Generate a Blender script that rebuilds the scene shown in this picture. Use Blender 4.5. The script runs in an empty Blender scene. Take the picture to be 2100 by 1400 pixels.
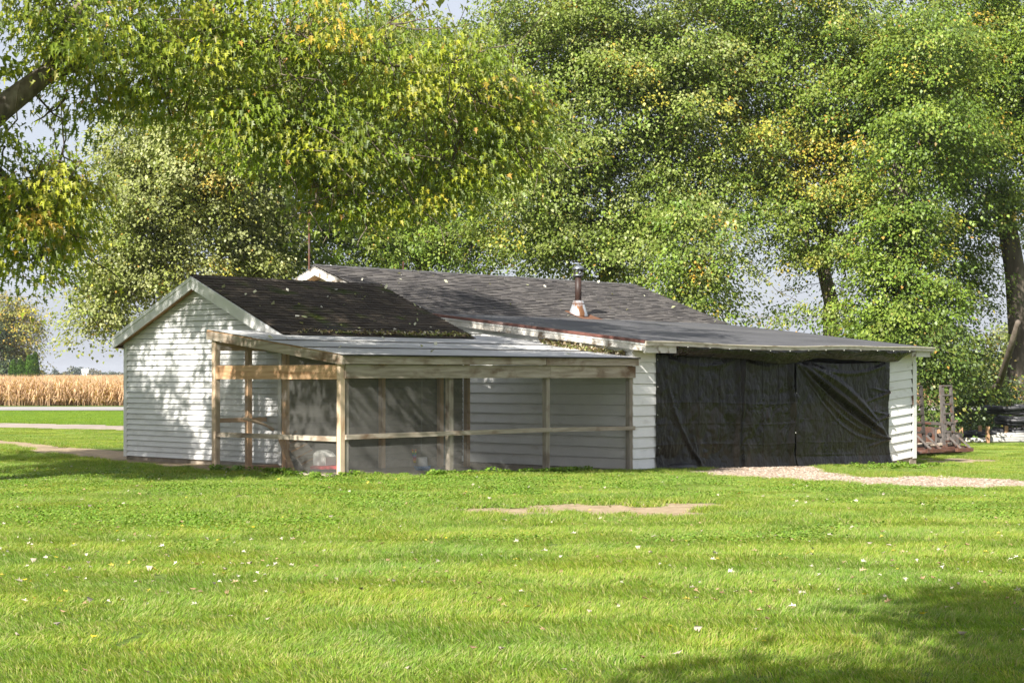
import bpy, math, random
import numpy as np
from mathutils import Vector, noise as mnoise

random.seed(7)
RNG = np.random.default_rng(7)
SC = bpy.context.scene
COL = SC.collection

# ------------------------------------------------------------------ camera, sky, sun, exposure
F, HOR, CAMZ = 3500.0, 768.0, 1.62           # focal length in photo pixels, horizon row, eye height
cam_d = bpy.data.cameras.new('camera')
cam_d.sensor_width = 36.0
cam_d.lens = F / 2100.0 * 36.0
cam_d.shift_y = (HOR - 700.0) / 2100.0
cam_d.clip_start = 0.1
cam_d.clip_end = 6000
cam = bpy.data.objects.new('camera', cam_d)
cam.location = (0, 0, CAMZ)
cam.rotation_euler = (math.radians(90), 0, 0)
COL.objects.link(cam)
SC.camera = cam

SUN_TO = Vector((-0.485, -0.915, 0.80)).normalized()      # towards the sun
SUN_EL = math.asin(SUN_TO.z)
SUN_AZ = math.atan2(SUN_TO.x, SUN_TO.y)
world = bpy.data.worlds.new('World')
SC.world = world
world.use_nodes = True
wn = world.node_tree.nodes
wl = world.node_tree.links
bg = wn['Background']
sky = wn.new('ShaderNodeTexSky')
sky.sky_type = 'NISHITA'
sky.sun_disc = False
sky.sun_elevation = SUN_EL
sky.sun_rotation = SUN_AZ
sky.air_density = 1.0
sky.dust_density = 3.0
sky.ozone_density = 1.0
# thin high cloud veil over the whole sky
tcw = wn.new('ShaderNodeTexCoord')
mpw = wn.new('ShaderNodeMapping'); mpw.inputs['Scale'].default_value = (1.5, 1.5, 5.0)
nzw = wn.new('ShaderNodeTexNoise'); nzw.inputs['Scale'].default_value = 1.6; nzw.inputs['Detail'].default_value = 5
mrw = wn.new('ShaderNodeMapRange'); mrw.inputs['From Min'].default_value = 0.25; mrw.inputs['From Max'].default_value = 0.75
mrw.inputs['To Min'].default_value = 0.62; mrw.inputs['To Max'].default_value = 0.86
mxw = wn.new('ShaderNodeMix'); mxw.data_type = 'RGBA'
mxw.inputs[7].default_value = (5.7, 6.0, 6.8, 1)
wl.new(tcw.outputs['Generated'], mpw.inputs['Vector']); wl.new(mpw.outputs['Vector'], nzw.inputs['Vector'])
wl.new(nzw.outputs['Fac'], mrw.inputs['Value']); wl.new(mrw.outputs['Result'], mxw.inputs[0])
wl.new(sky.outputs['Color'], mxw.inputs[6]); wl.new(mxw.outputs[2], bg.inputs['Color'])
bg.inputs['Strength'].default_value = 0.055

sun_d = bpy.data.lights.new('sun', 'SUN')
sun_d.energy = 5.0
sun_d.angle = math.radians(0.53)
sun_d.color = (1.0, 0.95, 0.87)
sun = bpy.data.objects.new('sun', sun_d)
sun.rotation_euler = SUN_TO.to_track_quat('Z', 'Y').to_euler()
sun.location = (-20, -38, 33)
COL.objects.link(sun)

SC.view_settings.view_transform = 'Standard'
SC.view_settings.look = 'None'
SC.view_settings.exposure = 1.38
SC.view_settings.gamma = 1.0
SC.view_settings.use_curve_mapping = False
SC.render.engine = 'CYCLES'
SC.cycles.max_bounces = 6
SC.cycles.diffuse_bounces = 3
SC.cycles.glossy_bounces = 2
SC.cycles.transmission_bounces = 3
SC.cycles.transparent_max_bounces = 4
SC.cycles.caustics_reflective = False
SC.cycles.caustics_refractive = False
SC.cycles.use_denoising = True
SC.cycles.sample_clamp_indirect = 6.0

# ------------------------------------------------------------------ frames and projection
ANG = math.radians(43.0)
UX, UY = math.sin(ANG), math.cos(ANG)
VX, VY = -math.cos(ANG), math.sin(ANG)
CX, CY = 2.289, 32.3
ROT = math.atan2(UY, UX)


def W(u, v, z=0.0):
    return Vector((CX + UX * u + VX * v, CY + UY * u + VY * v, z))


def UVof(x, y):
    dx, dy = x - CX, y - CY
    return dx * UX + dy * UY, dx * VX + dy * VY


def sstep(a, b, t):
    t = np.clip((t - a) / (b - a), 0, 1)
    return t * t * (3 - 2 * t)


def zg(x, y):
    """height of the ground"""
    x = np.asarray(x, float); y = np.asarray(y, float)
    u = (x - CX) * UX + (y - CY) * UY
    right = np.clip(-0.2 - 0.0277 * u, -0.52, 0.0)
    left = -0.52 * sstep(38, 100, y)
    k = sstep(-11, -2, x)
    return right * k + left * (1 - k)


def PP(px, py, Y):
    return Vector(((px - 1050) / F * Y, Y, CAMZ + (HOR - py) / F * Y))


def GP(px, py):
    """ground point under a photo position"""
    Y = 20.0
    for _ in range(30):
        z = float(zg((px - 1050) / F * Y, Y))
        Y = (CAMZ - z) * F / (py - HOR)
    return Vector(((px - 1050) / F * Y, Y, float(zg((px - 1050) / F * Y, Y))))


# ------------------------------------------------------------------ materials
def new_mat(name):
    m = bpy.data.materials.new(name)
    m.use_nodes = True
    nt = m.node_tree
    return m, nt.nodes, nt.links, nt.nodes['Principled BSDF']


def lin(c):
    return tuple(c) + (1.0,) if len(c) == 3 else tuple(c)


def mix(nd, ln, fac, a, b, blend='MIX'):
    n = nd.new('ShaderNodeMix'); n.data_type = 'RGBA'; n.blend_type = blend
    for sock, val in ((n.inputs[0], fac), (n.inputs[6], a), (n.inputs[7], b)):
        if hasattr(val, 'links'):
            ln.new(val, sock)
        elif isinstance(val, (int, float)):
            sock.default_value = val
        else:
            sock.default_value = lin(val)
    return n.outputs[2]


def nz(nd, ln, vec, scale, detail=5, rough=0.55, stretch=(1, 1, 1), lo=0.35, hi=0.65):
    mp = nd.new('ShaderNodeMapping'); mp.inputs['Scale'].default_value = stretch
    ln.new(vec, mp.inputs['Vector'])
    n = nd.new('ShaderNodeTexNoise')
    n.inputs['Scale'].default_value = scale; n.inputs['Detail'].default_value = detail; n.inputs['Roughness'].default_value = rough
    ln.new(mp.outputs['Vector'], n.inputs['Vector'])
    r = nd.new('ShaderNodeMapRange')
    r.inputs['From Min'].default_value = lo; r.inputs['From Max'].default_value = hi
    ln.new(n.outputs['Fac'], r.inputs['Value'])
    return r.outputs['Result'], n.outputs['Fac']


def M(name, a, b=None, scale=6.0, stretch=(1, 1, 1), rough=0.75, spec=0.25, metal=0.0, c=None, cscale=3.0, cstretch=(1, 1, 1),
      clo=0.52, chi=0.72, bump=0.0, bscale=30.0, rnd=0.0, attr=None, lo=0.35, hi=0.65, world=False):
    m, nd, ln, bs = new_mat(name)
    tc = nd.new('ShaderNodeTexCoord')
    oi = nd.new('ShaderNodeObjectInfo')
    if world:
        g = nd.new('ShaderNodeNewGeometry'); vec0 = g.outputs['Position']
    else:
        vec0 = tc.outputs['Object']
    va = nd.new('ShaderNodeVectorMath'); va.operation = 'ADD'
    cb = nd.new('ShaderNodeVectorMath'); cb.operation = 'SCALE'; cb.inputs[0].default_value = (17.0, 11.0, 23.0)
    ln.new(oi.outputs['Random'], cb.inputs['Scale']); ln.new(vec0, va.inputs[0]); ln.new(cb.outputs[0], va.inputs[1])
    vec = va.outputs[0]
    if attr:
        at = nd.new('ShaderNodeAttribute'); at.attribute_name = attr
        col = at.outputs['Color']
        if b is not None:
            f, _ = nz(nd, ln, vec, scale, stretch=stretch, lo=lo, hi=hi)
            col = mix(nd, ln, f, col, b, 'MULTIPLY')
    else:
        f, _ = nz(nd, ln, vec, scale, stretch=stretch, lo=lo, hi=hi)
        col = mix(nd, ln, f, a, b if b is not None else a)
    if c is not None:
        f2, _ = nz(nd, ln, vec, cscale, stretch=cstretch, lo=clo, hi=chi)
        col = mix(nd, ln, f2, col, c)
    if rnd > 0:
        hs = nd.new('ShaderNodeHueSaturation')
        mr = nd.new('ShaderNodeMapRange'); mr.inputs['To Min'].default_value = 1 - rnd; mr.inputs['To Max'].default_value = 1 + rnd
        ln.new(oi.outputs['Random'], mr.inputs['Value']); ln.new(mr.outputs['Result'], hs.inputs['Value'])
        ln.new(col, hs.inputs['Color']); col = hs.outputs['Color']
    ln.new(col, bs.inputs['Base Color'])
    bs.inputs['Roughness'].default_value = rough
    bs.inputs['Specular IOR Level'].default_value = spec
    bs.inputs['Metallic'].default_value = metal
    if bump:
        _, raw = nz(nd, ln, vec, bscale, stretch=stretch, detail=6)
        bp = nd.new('ShaderNodeBump'); bp.inputs['Strength'].default_value = bump; bp.inputs['Distance'].default_value = 0.02
        ln.new(raw, bp.inputs['Height']); ln.new(bp.outputs['Normal'], bs.inputs['Normal'])
    return m


def leaf_mat(name, under=(0.33, 0.38, 0.28), undermix=0.45, trans=0.35, rough=0.45, spec=0.35, world_var=0.0):
    m, nd, ln, bs = new_mat(name)
    at = nd.new('ShaderNodeAttribute'); at.attribute_name = 'col'
    col = at.outputs['Color']
    if world_var:
        g = nd.new('ShaderNodeNewGeometry')
        f, _ = nz(nd, ln, g.outputs['Position'], 0.55, detail=4, lo=0.35, hi=0.65)
        col = mix(nd, ln, f, col, mix(nd, ln, 1.0, col, (1.3, 1.10, 0.85), 'MULTIPLY'))
        f2, _ = nz(nd, ln, g.outputs['Position'], 4.0, detail=3, lo=0.45, hi=0.75)
        col = mix(nd, ln, f2, col, mix(nd, ln, 1.0, col, (0.72, 0.86, 0.8), 'MULTIPLY'))
    geo = nd.new('ShaderNodeNewGeometry')
    if undermix:
        mu = nd.new('ShaderNodeMath'); mu.operation = 'MULTIPLY'; mu.inputs[1].default_value = undermix
        ln.new(geo.outputs['Backfacing'], mu.inputs[0])
        colr = mix(nd, ln, mu.outputs[0], col, under)
    else:
        colr = col
    ln.new(colr, bs.inputs['Base Color'])
    bs.inputs['Roughness'].default_value = rough
    bs.inputs['Specular IOR Level'].default_value = spec
    tr = nd.new('ShaderNodeBsdfTranslucent')
    tcol = mix(nd, ln, 1.0, col, (1.7, 1.75, 0.55), 'MULTIPLY')
    ln.new(tcol, tr.inputs['Color'])
    ms = nd.new('ShaderNodeMixShader'); ms.inputs[0].default_value = trans
    out = nd['Material Output']
    ln.new(bs.outputs[0], ms.inputs[1]); ln.new(tr.outputs[0], ms.inputs[2]); ln.new(ms.outputs[0], out.inputs['Surface'])
    return m


MAT = {}
MAT['vinyl'] = M('vinyl', (0.57, 0.57, 0.56), (0.63, 0.63, 0.62), scale=3, rough=0.45, spec=0.3, c=(0.44, 0.43, 0.39), cscale=2.2, cstretch=(1, 1, 2.2), clo=0.54, chi=0.80, rnd=0.03)
MAT['paint'] = M('paint', (0.72, 0.72, 0.70), (0.78, 0.78, 0.76), scale=3, rough=0.6, c=(0.52, 0.50, 0.45), cscale=2.2, cstretch=(1, 1, 3), clo=0.60, chi=0.82, rnd=0.03, bump=0.1)
MAT['paint_dirty'] = M('paint_dirty', (0.74, 0.73, 0.70), (0.78, 0.77, 0.74), scale=3, rough=0.65, c=(0.36, 0.35, 0.28), cscale=3.5, cstretch=(1.6, 1.6, 0.8), clo=0.56, chi=0.8, rnd=0.03, bump=0.15)
MAT['peeling'] = M('peeling', (0.66, 0.64, 0.60), (0.50, 0.47, 0.42), scale=4, rough=0.8, c=(0.20, 0.16, 0.12), cscale=5, clo=0.52, chi=0.62, bump=0.3)
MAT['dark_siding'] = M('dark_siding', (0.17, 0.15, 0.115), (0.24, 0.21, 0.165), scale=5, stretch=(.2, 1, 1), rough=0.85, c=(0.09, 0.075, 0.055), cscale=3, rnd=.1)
MAT['trim'] = M('trim', (0.60, 0.60, 0.59), (0.66, 0.66, 0.65), scale=2, rough=0.5, c=(0.47, 0.46, 0.42), cscale=2.5, clo=0.58, chi=0.8)
MAT['eave_trim'] = M('eave_trim', (0.50, 0.45, 0.37), (0.60, 0.56, 0.48), scale=5, rough=0.75, c=(0.26, 0.21, 0.15), cscale=6, cstretch=(0.4, 1, 1), clo=0.56, chi=0.7, bump=0.2)
for ax, st in (('u', (0.08, 1, 1)), ('v', (1, 0.08, 1)), ('z', (1, 1, 0.08))):
    MAT['old_wood_' + ax] = M('old_wood_' + ax, (0.27, 0.225, 0.17), (0.46, 0.40, 0.325), scale=22, stretch=st, rough=0.85, spec=0.15,
                              c=(0.15, 0.095, 0.058), cscale=4.0, cstretch=tuple(s * 5 if s < 1 else 0.7 for s in st), clo=0.52, chi=0.68, bump=0.25, bscale=40, rnd=0.13)
    MAT['new_wood_' + ax] = M('new_wood_' + ax, (0.43, 0.26, 0.14), (0.56, 0.37, 0.22), scale=24, stretch=st, rough=0.8, spec=0.15,
                              c=(0.30, 0.155, 0.07), cscale=9, cstretch=st, clo=0.5, chi=0.7, bump=0.2, bscale=40, rnd=0.12)
MAT['pale_wood_z'] = M('pale_wood_z', (0.50, 0.37, 0.25), (0.60, 0.47, 0.34), scale=24, stretch=(1, 1, 0.08), rough=0.8, spec=0.15, c=(0.36, 0.22, 0.12), cscale=7, cstretch=(1, 1, .3), clo=0.55, chi=0.75, rnd=0.08)
MAT['soffit_wood'] = M('soffit_wood', (0.40, 0.24, 0.11), (0.30, 0.17, 0.08), scale=8, stretch=(1, .2, 1), rough=0.85)
MAT['wire'] = M('wire', (0.30, 0.30, 0.285), (0.24, 0.24, 0.225), scale=3, rough=0.55, metal=0.2)
MAT['run_roof'] = M('run_roof', (0.40, 0.395, 0.385), (0.48, 0.475, 0.465), scale=1.8, rough=0.85, spec=0.12, c=(0.28, 0.275, 0.265), cscale=1.2, cstretch=(.6, 1, 1), clo=0.52, chi=0.75, bump=0.1, bscale=80)
MAT['seam'] = M('seam', (0.03, 0.03, 0.03), (0.05, 0.05, 0.045), rough=0.9)
MAT['rolled'] = M('rolled', (0.062, 0.062, 0.066), (0.085, 0.085, 0.09), scale=1.1, stretch=(0.5, 1, 1), rough=0.78, c=(0.12, 0.115, 0.11), cscale=0.9, cstretch=(.35, 1.4, 1), clo=0.55, chi=0.8, bump=0.12, bscale=120)
MAT['shingle'] = M('shingle', None, (0.86, 0.86, 0.88), scale=45, attr='col', rough=0.9, spec=0.15, bump=0.2, bscale=160)
MAT['shingle_old'] = M('shingle_old', None, (0.6, 0.58, 0.52), scale=30, attr='col', rough=0.95, spec=0.1, c=(0.040, 0.052, 0.010), cscale=1.3, clo=0.57, chi=0.68, bump=0.3, bscale=120)
MAT['drip_red'] = M('drip_red', (0.17, 0.07, 0.055), (0.11, 0.055, 0.045), scale=5, stretch=(1, .2, 1), rough=0.6, c=(0.40, 0.30, 0.27), cscale=3, cstretch=(1, .3, 1), clo=0.6, chi=0.75)
MAT['white_metal'] = M('white_metal', (0.75, 0.75, 0.74), (0.66, 0.65, 0.62), scale=3, stretch=(1, .3, 1), rough=0.45)
MAT['black_edge'] = M('black_edge', (0.02, 0.02, 0.02), (0.035, 0.033, 0.03), rough=0.9)
MAT['concrete'] = M('concrete', (0.34, 0.29, 0.23), (0.24, 0.20, 0.16), scale=7, rough=0.95, bump=0.4, c=(0.14, 0.13, 0.09), cscale=3)
MAT['dark_inside'] = M('dark_inside', (0.05, 0.045, 0.04), (0.07, 0.06, 0.05), rough=0.95)
MAT['rust'] = M('rust', (0.12, 0.055, 0.034), (0.075, 0.038, 0.028), scale=9, rough=0.85, c=(0.09, 0.075, 0.07), cscale=4, rnd=0.1, bump=0.3)
MAT['rust_grey'] = M('rust_grey', (0.085, 0.075, 0.07), (0.14, 0.125, 0.115), scale=9, rough=0.75, c=(0.12, 0.058, 0.035), cscale=5, clo=0.54, chi=0.68, metal=0.2)
MAT['dark_steel'] = M('dark_steel', (0.05, 0.045, 0.042), (0.09, 0.075, 0.065), scale=8, rough=0.6, metal=0.3)
MAT['stack_pipe'] = M('stack_pipe', (0.022, 0.013, 0.011), (0.045, 0.022, 0.015), scale=6, stretch=(1, 1, .3), rough=0.55, spec=0.4)
MAT['galv'] = M('galv', (0.50, 0.53, 0.56), (0.38, 0.40, 0.42), scale=5, rough=0.4, metal=0.55, c=(0.20, 0.095, 0.045), cscale=4.0, cstretch=(1.5, 1.5, .25), clo=0.46, chi=0.58)
MAT['cap'] = M('cap', (0.28, 0.31, 0.34), (0.12, 0.12, 0.12), scale=14, rough=0.35, metal=0.7)
MAT['flash_rust'] = M('flash_rust', (0.16, 0.075, 0.042), (0.10, 0.05, 0.03), scale=8, rough=0.8)
MAT['bark'] = M('bark', (0.165, 0.135, 0.105), (0.075, 0.06, 0.047), scale=9, stretch=(1, 1, 0.25), rough=0.95, spec=0.1, c=(0.22, 0.20, 0.17), cscale=3, clo=0.55, chi=0.75, bump=0.8, bscale=14)
MAT['bark_far'] = M('bark_far', (0.155, 0.13, 0.105), (0.085, 0.068, 0.054), scale=4, stretch=(1, 1, 0.3), rough=0.95, spec=0.1, bump=0.5, bscale=8)
MAT['plastic_white'] = M('plastic_white', (0.80, 0.79, 0.74), (0.72, 0.71, 0.66), scale=4, rough=0.5)
MAT['plastic_red'] = M('plastic_red', (0.48, 0.05, 0.06), (0.38, 0.04, 0.05), scale=4, rough=0.5)
MAT['plastic_blue'] = M('plastic_blue', (0.06, 0.20, 0.42), (0.05, 0.15, 0.32), scale=4, rough=0.5)
for nm, c in (('yellow', (0.7, 0.5, 0.05)), ('green', (0.08, 0.4, 0.12)), ('orange', (0.65, 0.18, 0.04)), ('purple', (0.25, 0.08, 0.35))):
    MAT['toy_' + nm] = M('toy_' + nm, c, tuple(x * 0.85 for x in c), rough=0.5)
MAT['black_pipe'] = M('black_pipe', (0.022, 0.023, 0.026), (0.04, 0.04, 0.044), scale=5, rough=0.45, spec=0.4)
MAT['pvc'] = M('pvc', (0.40, 0.39, 0.36), (0.32, 0.31, 0.28), scale=5, rough=0.55)
MAT['stake'] = M('stake', (0.40, 0.25, 0.14), (0.31, 0.18, 0.10), scale=9, stretch=(1, 1, .15), rough=0.85, rnd=0.12)
MAT['asphalt'] = M('asphalt', (0.24, 0.23, 0.22), (0.29, 0.28, 0.265), scale=0.4, rough=0.9)
MAT['track'] = M('track', (0.34, 0.29, 0.25), (0.24, 0.20, 0.165), scale=1.2, rough=0.95, bump=0.3, bscale=12)
MAT['pebble'] = M('pebble', None, (0.85, 0.85, 0.85), scale=6, attr='col', rough=0.9)
MAT['silo'] = M('silo', (0.72, 0.72, 0.70), (0.66, 0.66, 0.65), scale=0.5, rough=0.6)
MAT['far_roof'] = M('far_roof', (0.35, 0.50, 0.60), (0.30, 0.42, 0.52), scale=0.3, rough=0.6)
MAT['cable'] = M('cable', (0.16, 0.15, 0.14), (0.22, 0.20, 0.19), rough=0.7)
MAT['chain'] = M('chain', (0.30, 0.14, 0.08), (0.2, 0.09, 0.05), rough=0.8)

MAT['leaf_near'] = leaf_mat('leaf_near', undermix=0.5, trans=0.45)
MAT['leaf_far'] = leaf_mat('leaf_far', undermix=0.34, trans=0.30)
MAT['leaf_conifer'] = leaf_mat('leaf_conifer', undermix=0.0, trans=0.15, rough=0.7, spec=0.15)
MAT['grass'] = leaf_mat('grass', undermix=0.0, trans=0.38, rough=0.55, spec=0.25, world_var=1.0)
MAT['weed'] = leaf_mat('weed', undermix=0.0, trans=0.30, rough=0.5, spec=0.3)
MAT['litter'] = leaf_mat('litter', undermix=0.0, trans=0.15, rough=0.8, spec=0.15)
MAT['corn'] = leaf_mat('corn', undermix=0.0, trans=0.25, rough=0.8, spec=0.1)


def tarp_mat():
    m, nd, ln, bs = new_mat('tarp')
    tc = nd.new('ShaderNodeTexCoord')
    v = tc.outputs['Object']
    f, _ = nz(nd, ln, v, 1.3, detail=5, lo=0.35, hi=0.7)
    col = mix(nd, ln, f, (0.0042, 0.0037, 0.0028), (0.0095, 0.0075, 0.0042))
    f2, _ = nz(nd, ln, v, 2.6, detail=6, stretch=(1, 1, 0.5), lo=0.58, hi=0.75)
    col = mix(nd, ln, f2, col, (0.018, 0.014, 0.010))
    ln.new(col, bs.inputs['Base Color'])
    rr = nd.new('ShaderNodeMapRange'); rr.inputs['To Min'].default_value = 0.24; rr.inputs['To Max'].default_value = 0.42
    ln.new(f, rr.inputs['Value']); ln.new(rr.outputs['Result'], bs.inputs['Roughness'])
    bs.inputs['Specular IOR Level'].default_value = 0.22
    _, r1 = nz(nd, ln, v, 7.0, detail=6, rough=0.6, stretch=(1, 1, 0.6))
    _, r2 = nz(nd, ln, v, 40.0, detail=3)
    ad = nd.new('ShaderNodeMath'); ad.operation = 'MULTIPLY_ADD'; ad.inputs[1].default_value = 0.12
    ln.new(r2, ad.inputs[0]); ln.new(r1, ad.inputs[2])
    bp = nd.new('ShaderNodeBump'); bp.inputs['Strength'].default_value = 0.55; bp.inputs['Distance'].default_value = 0.05
    ln.new(ad.outputs[0], bp.inputs['Height']); ln.new(bp.outputs['Normal'], bs.inputs['Normal'])
    return m


MAT['tarp'] = tarp_mat()


def ground_mat():
    m, nd, ln, bs = new_mat('ground')
    g = nd.new('ShaderNodeNewGeometry')
    v = g.outputs['Position']
    f, _ = nz(nd, ln, v, 0.7, detail=6, lo=0.35, hi=0.65)
    grass = mix(nd, ln, f, (0.080, 0.135, 0.020), (0.115, 0.165, 0.030))
    f3, _ = nz(nd, ln, v, 14, detail=4, lo=0.4, hi=0.65)
    grass = mix(nd, ln, f3, grass, (0.060, 0.075, 0.022))
    f2, _ = nz(nd, ln, v, 5, detail=7, lo=0.3, hi=0.7)
    dirt = mix(nd, ln, f2, (0.23, 0.175, 0.11), (0.34, 0.27, 0.18))
    f4, _ = nz(nd, ln, v, 22, detail=3, lo=0.55, hi=0.7)
    dirt = mix(nd, ln, f4, dirt, (0.20, 0.14, 0.095))
    at = nd.new('ShaderNodeAttribute'); at.attribute_name = 'dirt'
    _, raw = nz(nd, ln, v, 9, detail=6)
    ad = nd.new('ShaderNodeMath'); ad.operation = 'ADD'
    sb = nd.new('ShaderNodeMath'); sb.operation = 'SUBTRACT'; sb.inputs[1].default_value = 0.5
    ln.new(raw, sb.inputs[0]); ln.new(at.outputs['Fac'], ad.inputs[0]); ln.new(sb.outputs[0], ad.inputs[1])
    mr = nd.new('ShaderNodeMapRange'); mr.inputs['From Min'].default_value = 0.35; mr.inputs['From Max'].default_value = 0.6
    ln.new(ad.outputs[0], mr.inputs['Value'])
    col = mix(nd, ln, mr.outputs['Result'], grass, dirt)
    ln.new(col, bs.inputs['Base Color'])
    bs.inputs['Roughness'].default_value = 0.95
    bs.inputs['Specular IOR Level'].default_value = 0.1
    bp = nd.new('ShaderNodeBump'); bp.inputs['Strength'].default_value = 0.4; bp.inputs['Distance'].default_value = 0.03
    ln.new(raw, bp.inputs['Height']); ln.new(bp.outputs['Normal'], bs.inputs['Normal'])
    return m


MAT['ground'] = ground_mat()


# ------------------------------------------------------------------ mesh helpers
def raw_mesh(name, verts, faces_flat, counts, mat=None, cols=None, smooth=False):
    """fast mesh from numpy: verts (n,3), flat loop indices, loops per face"""
    me = bpy.data.meshes.new(name)
    verts = np.asarray(verts, np.float32); faces_flat = np.asarray(faces_flat, np.int32); counts = np.asarray(counts, np.int32)
    me.vertices.add(len(verts)); me.vertices.foreach_set('co', verts.ravel())
    me.loops.add(len(faces_flat)); me.loops.foreach_set('vertex_index', faces_flat)
    me.polygons.add(len(counts))
    st = np.zeros(len(counts), np.int32); st[1:] = np.cumsum(counts)[:-1]
    me.polygons.foreach_set('loop_start', st)
    if smooth:
        me.polygons.foreach_set('use_smooth', np.ones(len(counts), bool))
    me.update(calc_edges=True)
    if cols is not None:
        ca = me.color_attributes.new('col', 'FLOAT_COLOR', 'POINT')
        c = np.ones((len(verts), 4), np.float32); c[:, :3] = cols
        ca.data.foreach_set('color', c.ravel())
    if mat is not None:
        me.materials.append(mat)
    return me


ORIG = {}      # object name -> (frame, origin)


def empty(name, label, cat, origin, frame='uv', group=None, kind=None):
    o = bpy.data.objects.new(name, None)
    o.empty_display_size = 0.2
    COL.objects.link(o)
    o.location = W(*origin) if frame == 'uv' else Vector(origin)
    o.rotation_euler = (0, 0, ROT if frame == 'uv' else 0)
    ORIG[o.name] = (frame, Vector(origin))
    tag(o, label, cat, group, kind)
    return o


def tag(o, label=None, cat=None, group=None, kind=None):
    if label: o['label'] = label
    if cat: o['category'] = cat
    if group: o['group'] = group
    if kind: o['kind'] = kind
    return o


class MB:
    def __init__(s):
        s.v = []; s.f = []; s.c = []

    def hexa(s, p, col=None):
        """8 points: bottom loop 0-3, top loop 4-7"""
        b = len(s.v); s.v += [tuple(x) for x in p]
        for q in ((3, 2, 1, 0), (4, 5, 6, 7), (0, 1, 5, 4), (1, 2, 6, 5), (2, 3, 7, 6), (3, 0, 4, 7)):
            s.f.append(tuple(b + i for i in q))
        s.c += [col or (1, 1, 1)] * 8
        return s

    def box(s, u0, u1, v0, v1, z0, z1, col=None):
        return s.hexa([(u0, v0, z0), (u1, v0, z0), (u1, v1, z0), (u0, v1, z0), (u0, v0, z1), (u1, v0, z1), (u1, v1, z1), (u0, v1, z1)], col)

    def bar(s, a, b, w, h, up=(0, 0, 1)):
        a = Vector(a); b = Vector(b); d = (b - a).normalized(); up = Vector(up)
        if abs(d.dot(up)) > 0.98: up = Vector((1, 0, 0))
        r = d.cross(up).normalized() * (w / 2); t = r.cross(d).normalized() * (h / 2)
        return s.hexa([a - r - t, a + r - t, b + r - t, b - r - t, a - r + t, a + r + t, b + r + t, b - r + t])

    def tube(s, pts, rad, n=8, cap=True):
        pts = [Vector(p) for p in pts]
        if not hasattr(rad, '__len__'): rad = [rad] * len(pts)
        b0 = len(s.v); prev = None
        for i, p in enumerate(pts):
            d = (pts[min(i + 1, len(pts) - 1)] - pts[max(i - 1, 0)])
            d = d.normalized() if d.length > 1e-9 else Vector((0, 0, 1))
            if prev is None:
                x = d.cross(Vector((0.31, 0.17, 0.93)))
                if x.length < 0.05: x = d.cross(Vector((1, 0, 0)))
            else:
                x = prev - d * prev.dot(d)
            x.normalize(); prev = x; y = d.cross(x)
            for k in range(n):
                a = 2 * math.pi * k / n
                s.v.append(tuple(p + (x * math.cos(a) + y * math.sin(a)) * rad[i]))
                s.c.append((1, 1, 1))
        for i in range(len(pts) - 1):
            for k in range(n):
                a, b = b0 + i * n + k, b0 + i * n + (k + 1) % n
                s.f.append((a, b, b + n, a + n))
        if cap:
            s.f.append(tuple(b0 + k for k in reversed(range(n))))
            s.f.append(tuple(b0 + (len(pts) - 1) * n + k for k in range(n)))
        return s

    def lathe(s, cx, cy, prof, n=20):
        """prof: list of (r, z)"""
        b0 = len(s.v)
        for r, z in prof:
            for k in range(n):
                a = 2 * math.pi * k / n
                s.v.append((cx + r * math.cos(a), cy + r * math.sin(a), z)); s.c.append((1, 1, 1))
        for i in range(len(prof) - 1):
            for k in range(n):
                a, b = b0 + i * n + k, b0 + i * n + (k + 1) % n
                s.f.append((a, b, b + n, a + n))
        s.f.append(tuple(b0 + k for k in reversed(range(n)))); s.f.append(tuple(b0 + (len(prof) - 1) * n + k for k in range(n)))
        return s

    def poly(s, pts):
        b = len(s.v); s.v += [tuple(p) for p in pts]; s.c += [(1, 1, 1)] * len(pts)
        s.f.append(tuple(range(b, b + len(pts)))); return s

    def slab(s, pts, thick):
        """pts: top polygon (ccw from above), extruded down"""
        n = len(pts); b = len(s.v)
        s.v += [tuple(p) for p in pts] + [(p[0], p[1], p[2] - thick) for p in pts]; s.c += [(1, 1, 1)] * (2 * n)
        s.f.append(tuple(range(b, b + n))); s.f.append(tuple(b + n + i for i in reversed(range(n))))
        for i in range(n):
            j = (i + 1) % n
            s.f.append((b + i, b + n + i, b + n + j, b + j))
        return s

    def build(s, name, mat, parent=None, origin=None, frame='uv', smooth=False, cols=False):
        me = bpy.data.meshes.new(name)
        if parent is not None:
            frame, org = ORIG[parent.name]
            me.from_pydata([(x - org.x, y - org.y, z - org.z) for x, y, z in s.v], [], s.f)
        else:
            if origin is None:
                a = np.array(s.v); origin = ((a[:, 0].min() + a[:, 0].max()) / 2, (a[:, 1].min() + a[:, 1].max()) / 2, a[:, 2].min())
            org = Vector(origin)
            me.from_pydata([(x - org.x, y - org.y, z - org.z) for x, y, z in s.v], [], s.f)
        if cols:
            ca = me.color_attributes.new('col', 'FLOAT_COLOR', 'POINT')
            c = np.ones((len(s.v), 4), np.float32); c[:, :3] = np.array(s.c)
            ca.data.foreach_set('color', c.ravel())
        if smooth:
            for p in me.polygons: p.use_smooth = True
        me.materials.append(MAT[mat] if isinstance(mat, str) else mat)
        o = bpy.data.objects.new(name, me)
        COL.objects.link(o)
        if parent is not None:
            o.parent = parent
            ORIG[o.name] = (frame, org)
        else:
            o.location = W(*org) if frame == 'uv' else org
            o.rotation_euler = (0, 0, ROT if frame == 'uv' else 0)
            ORIG[o.name] = (frame, org)
        return o


def link_mesh(name, me, parent=None, loc=None):
    o = bpy.data.objects.new(name, me); COL.objects.link(o)
    if parent is not None: o.parent = parent
    if loc is not None: o.location = loc
    return o


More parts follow.
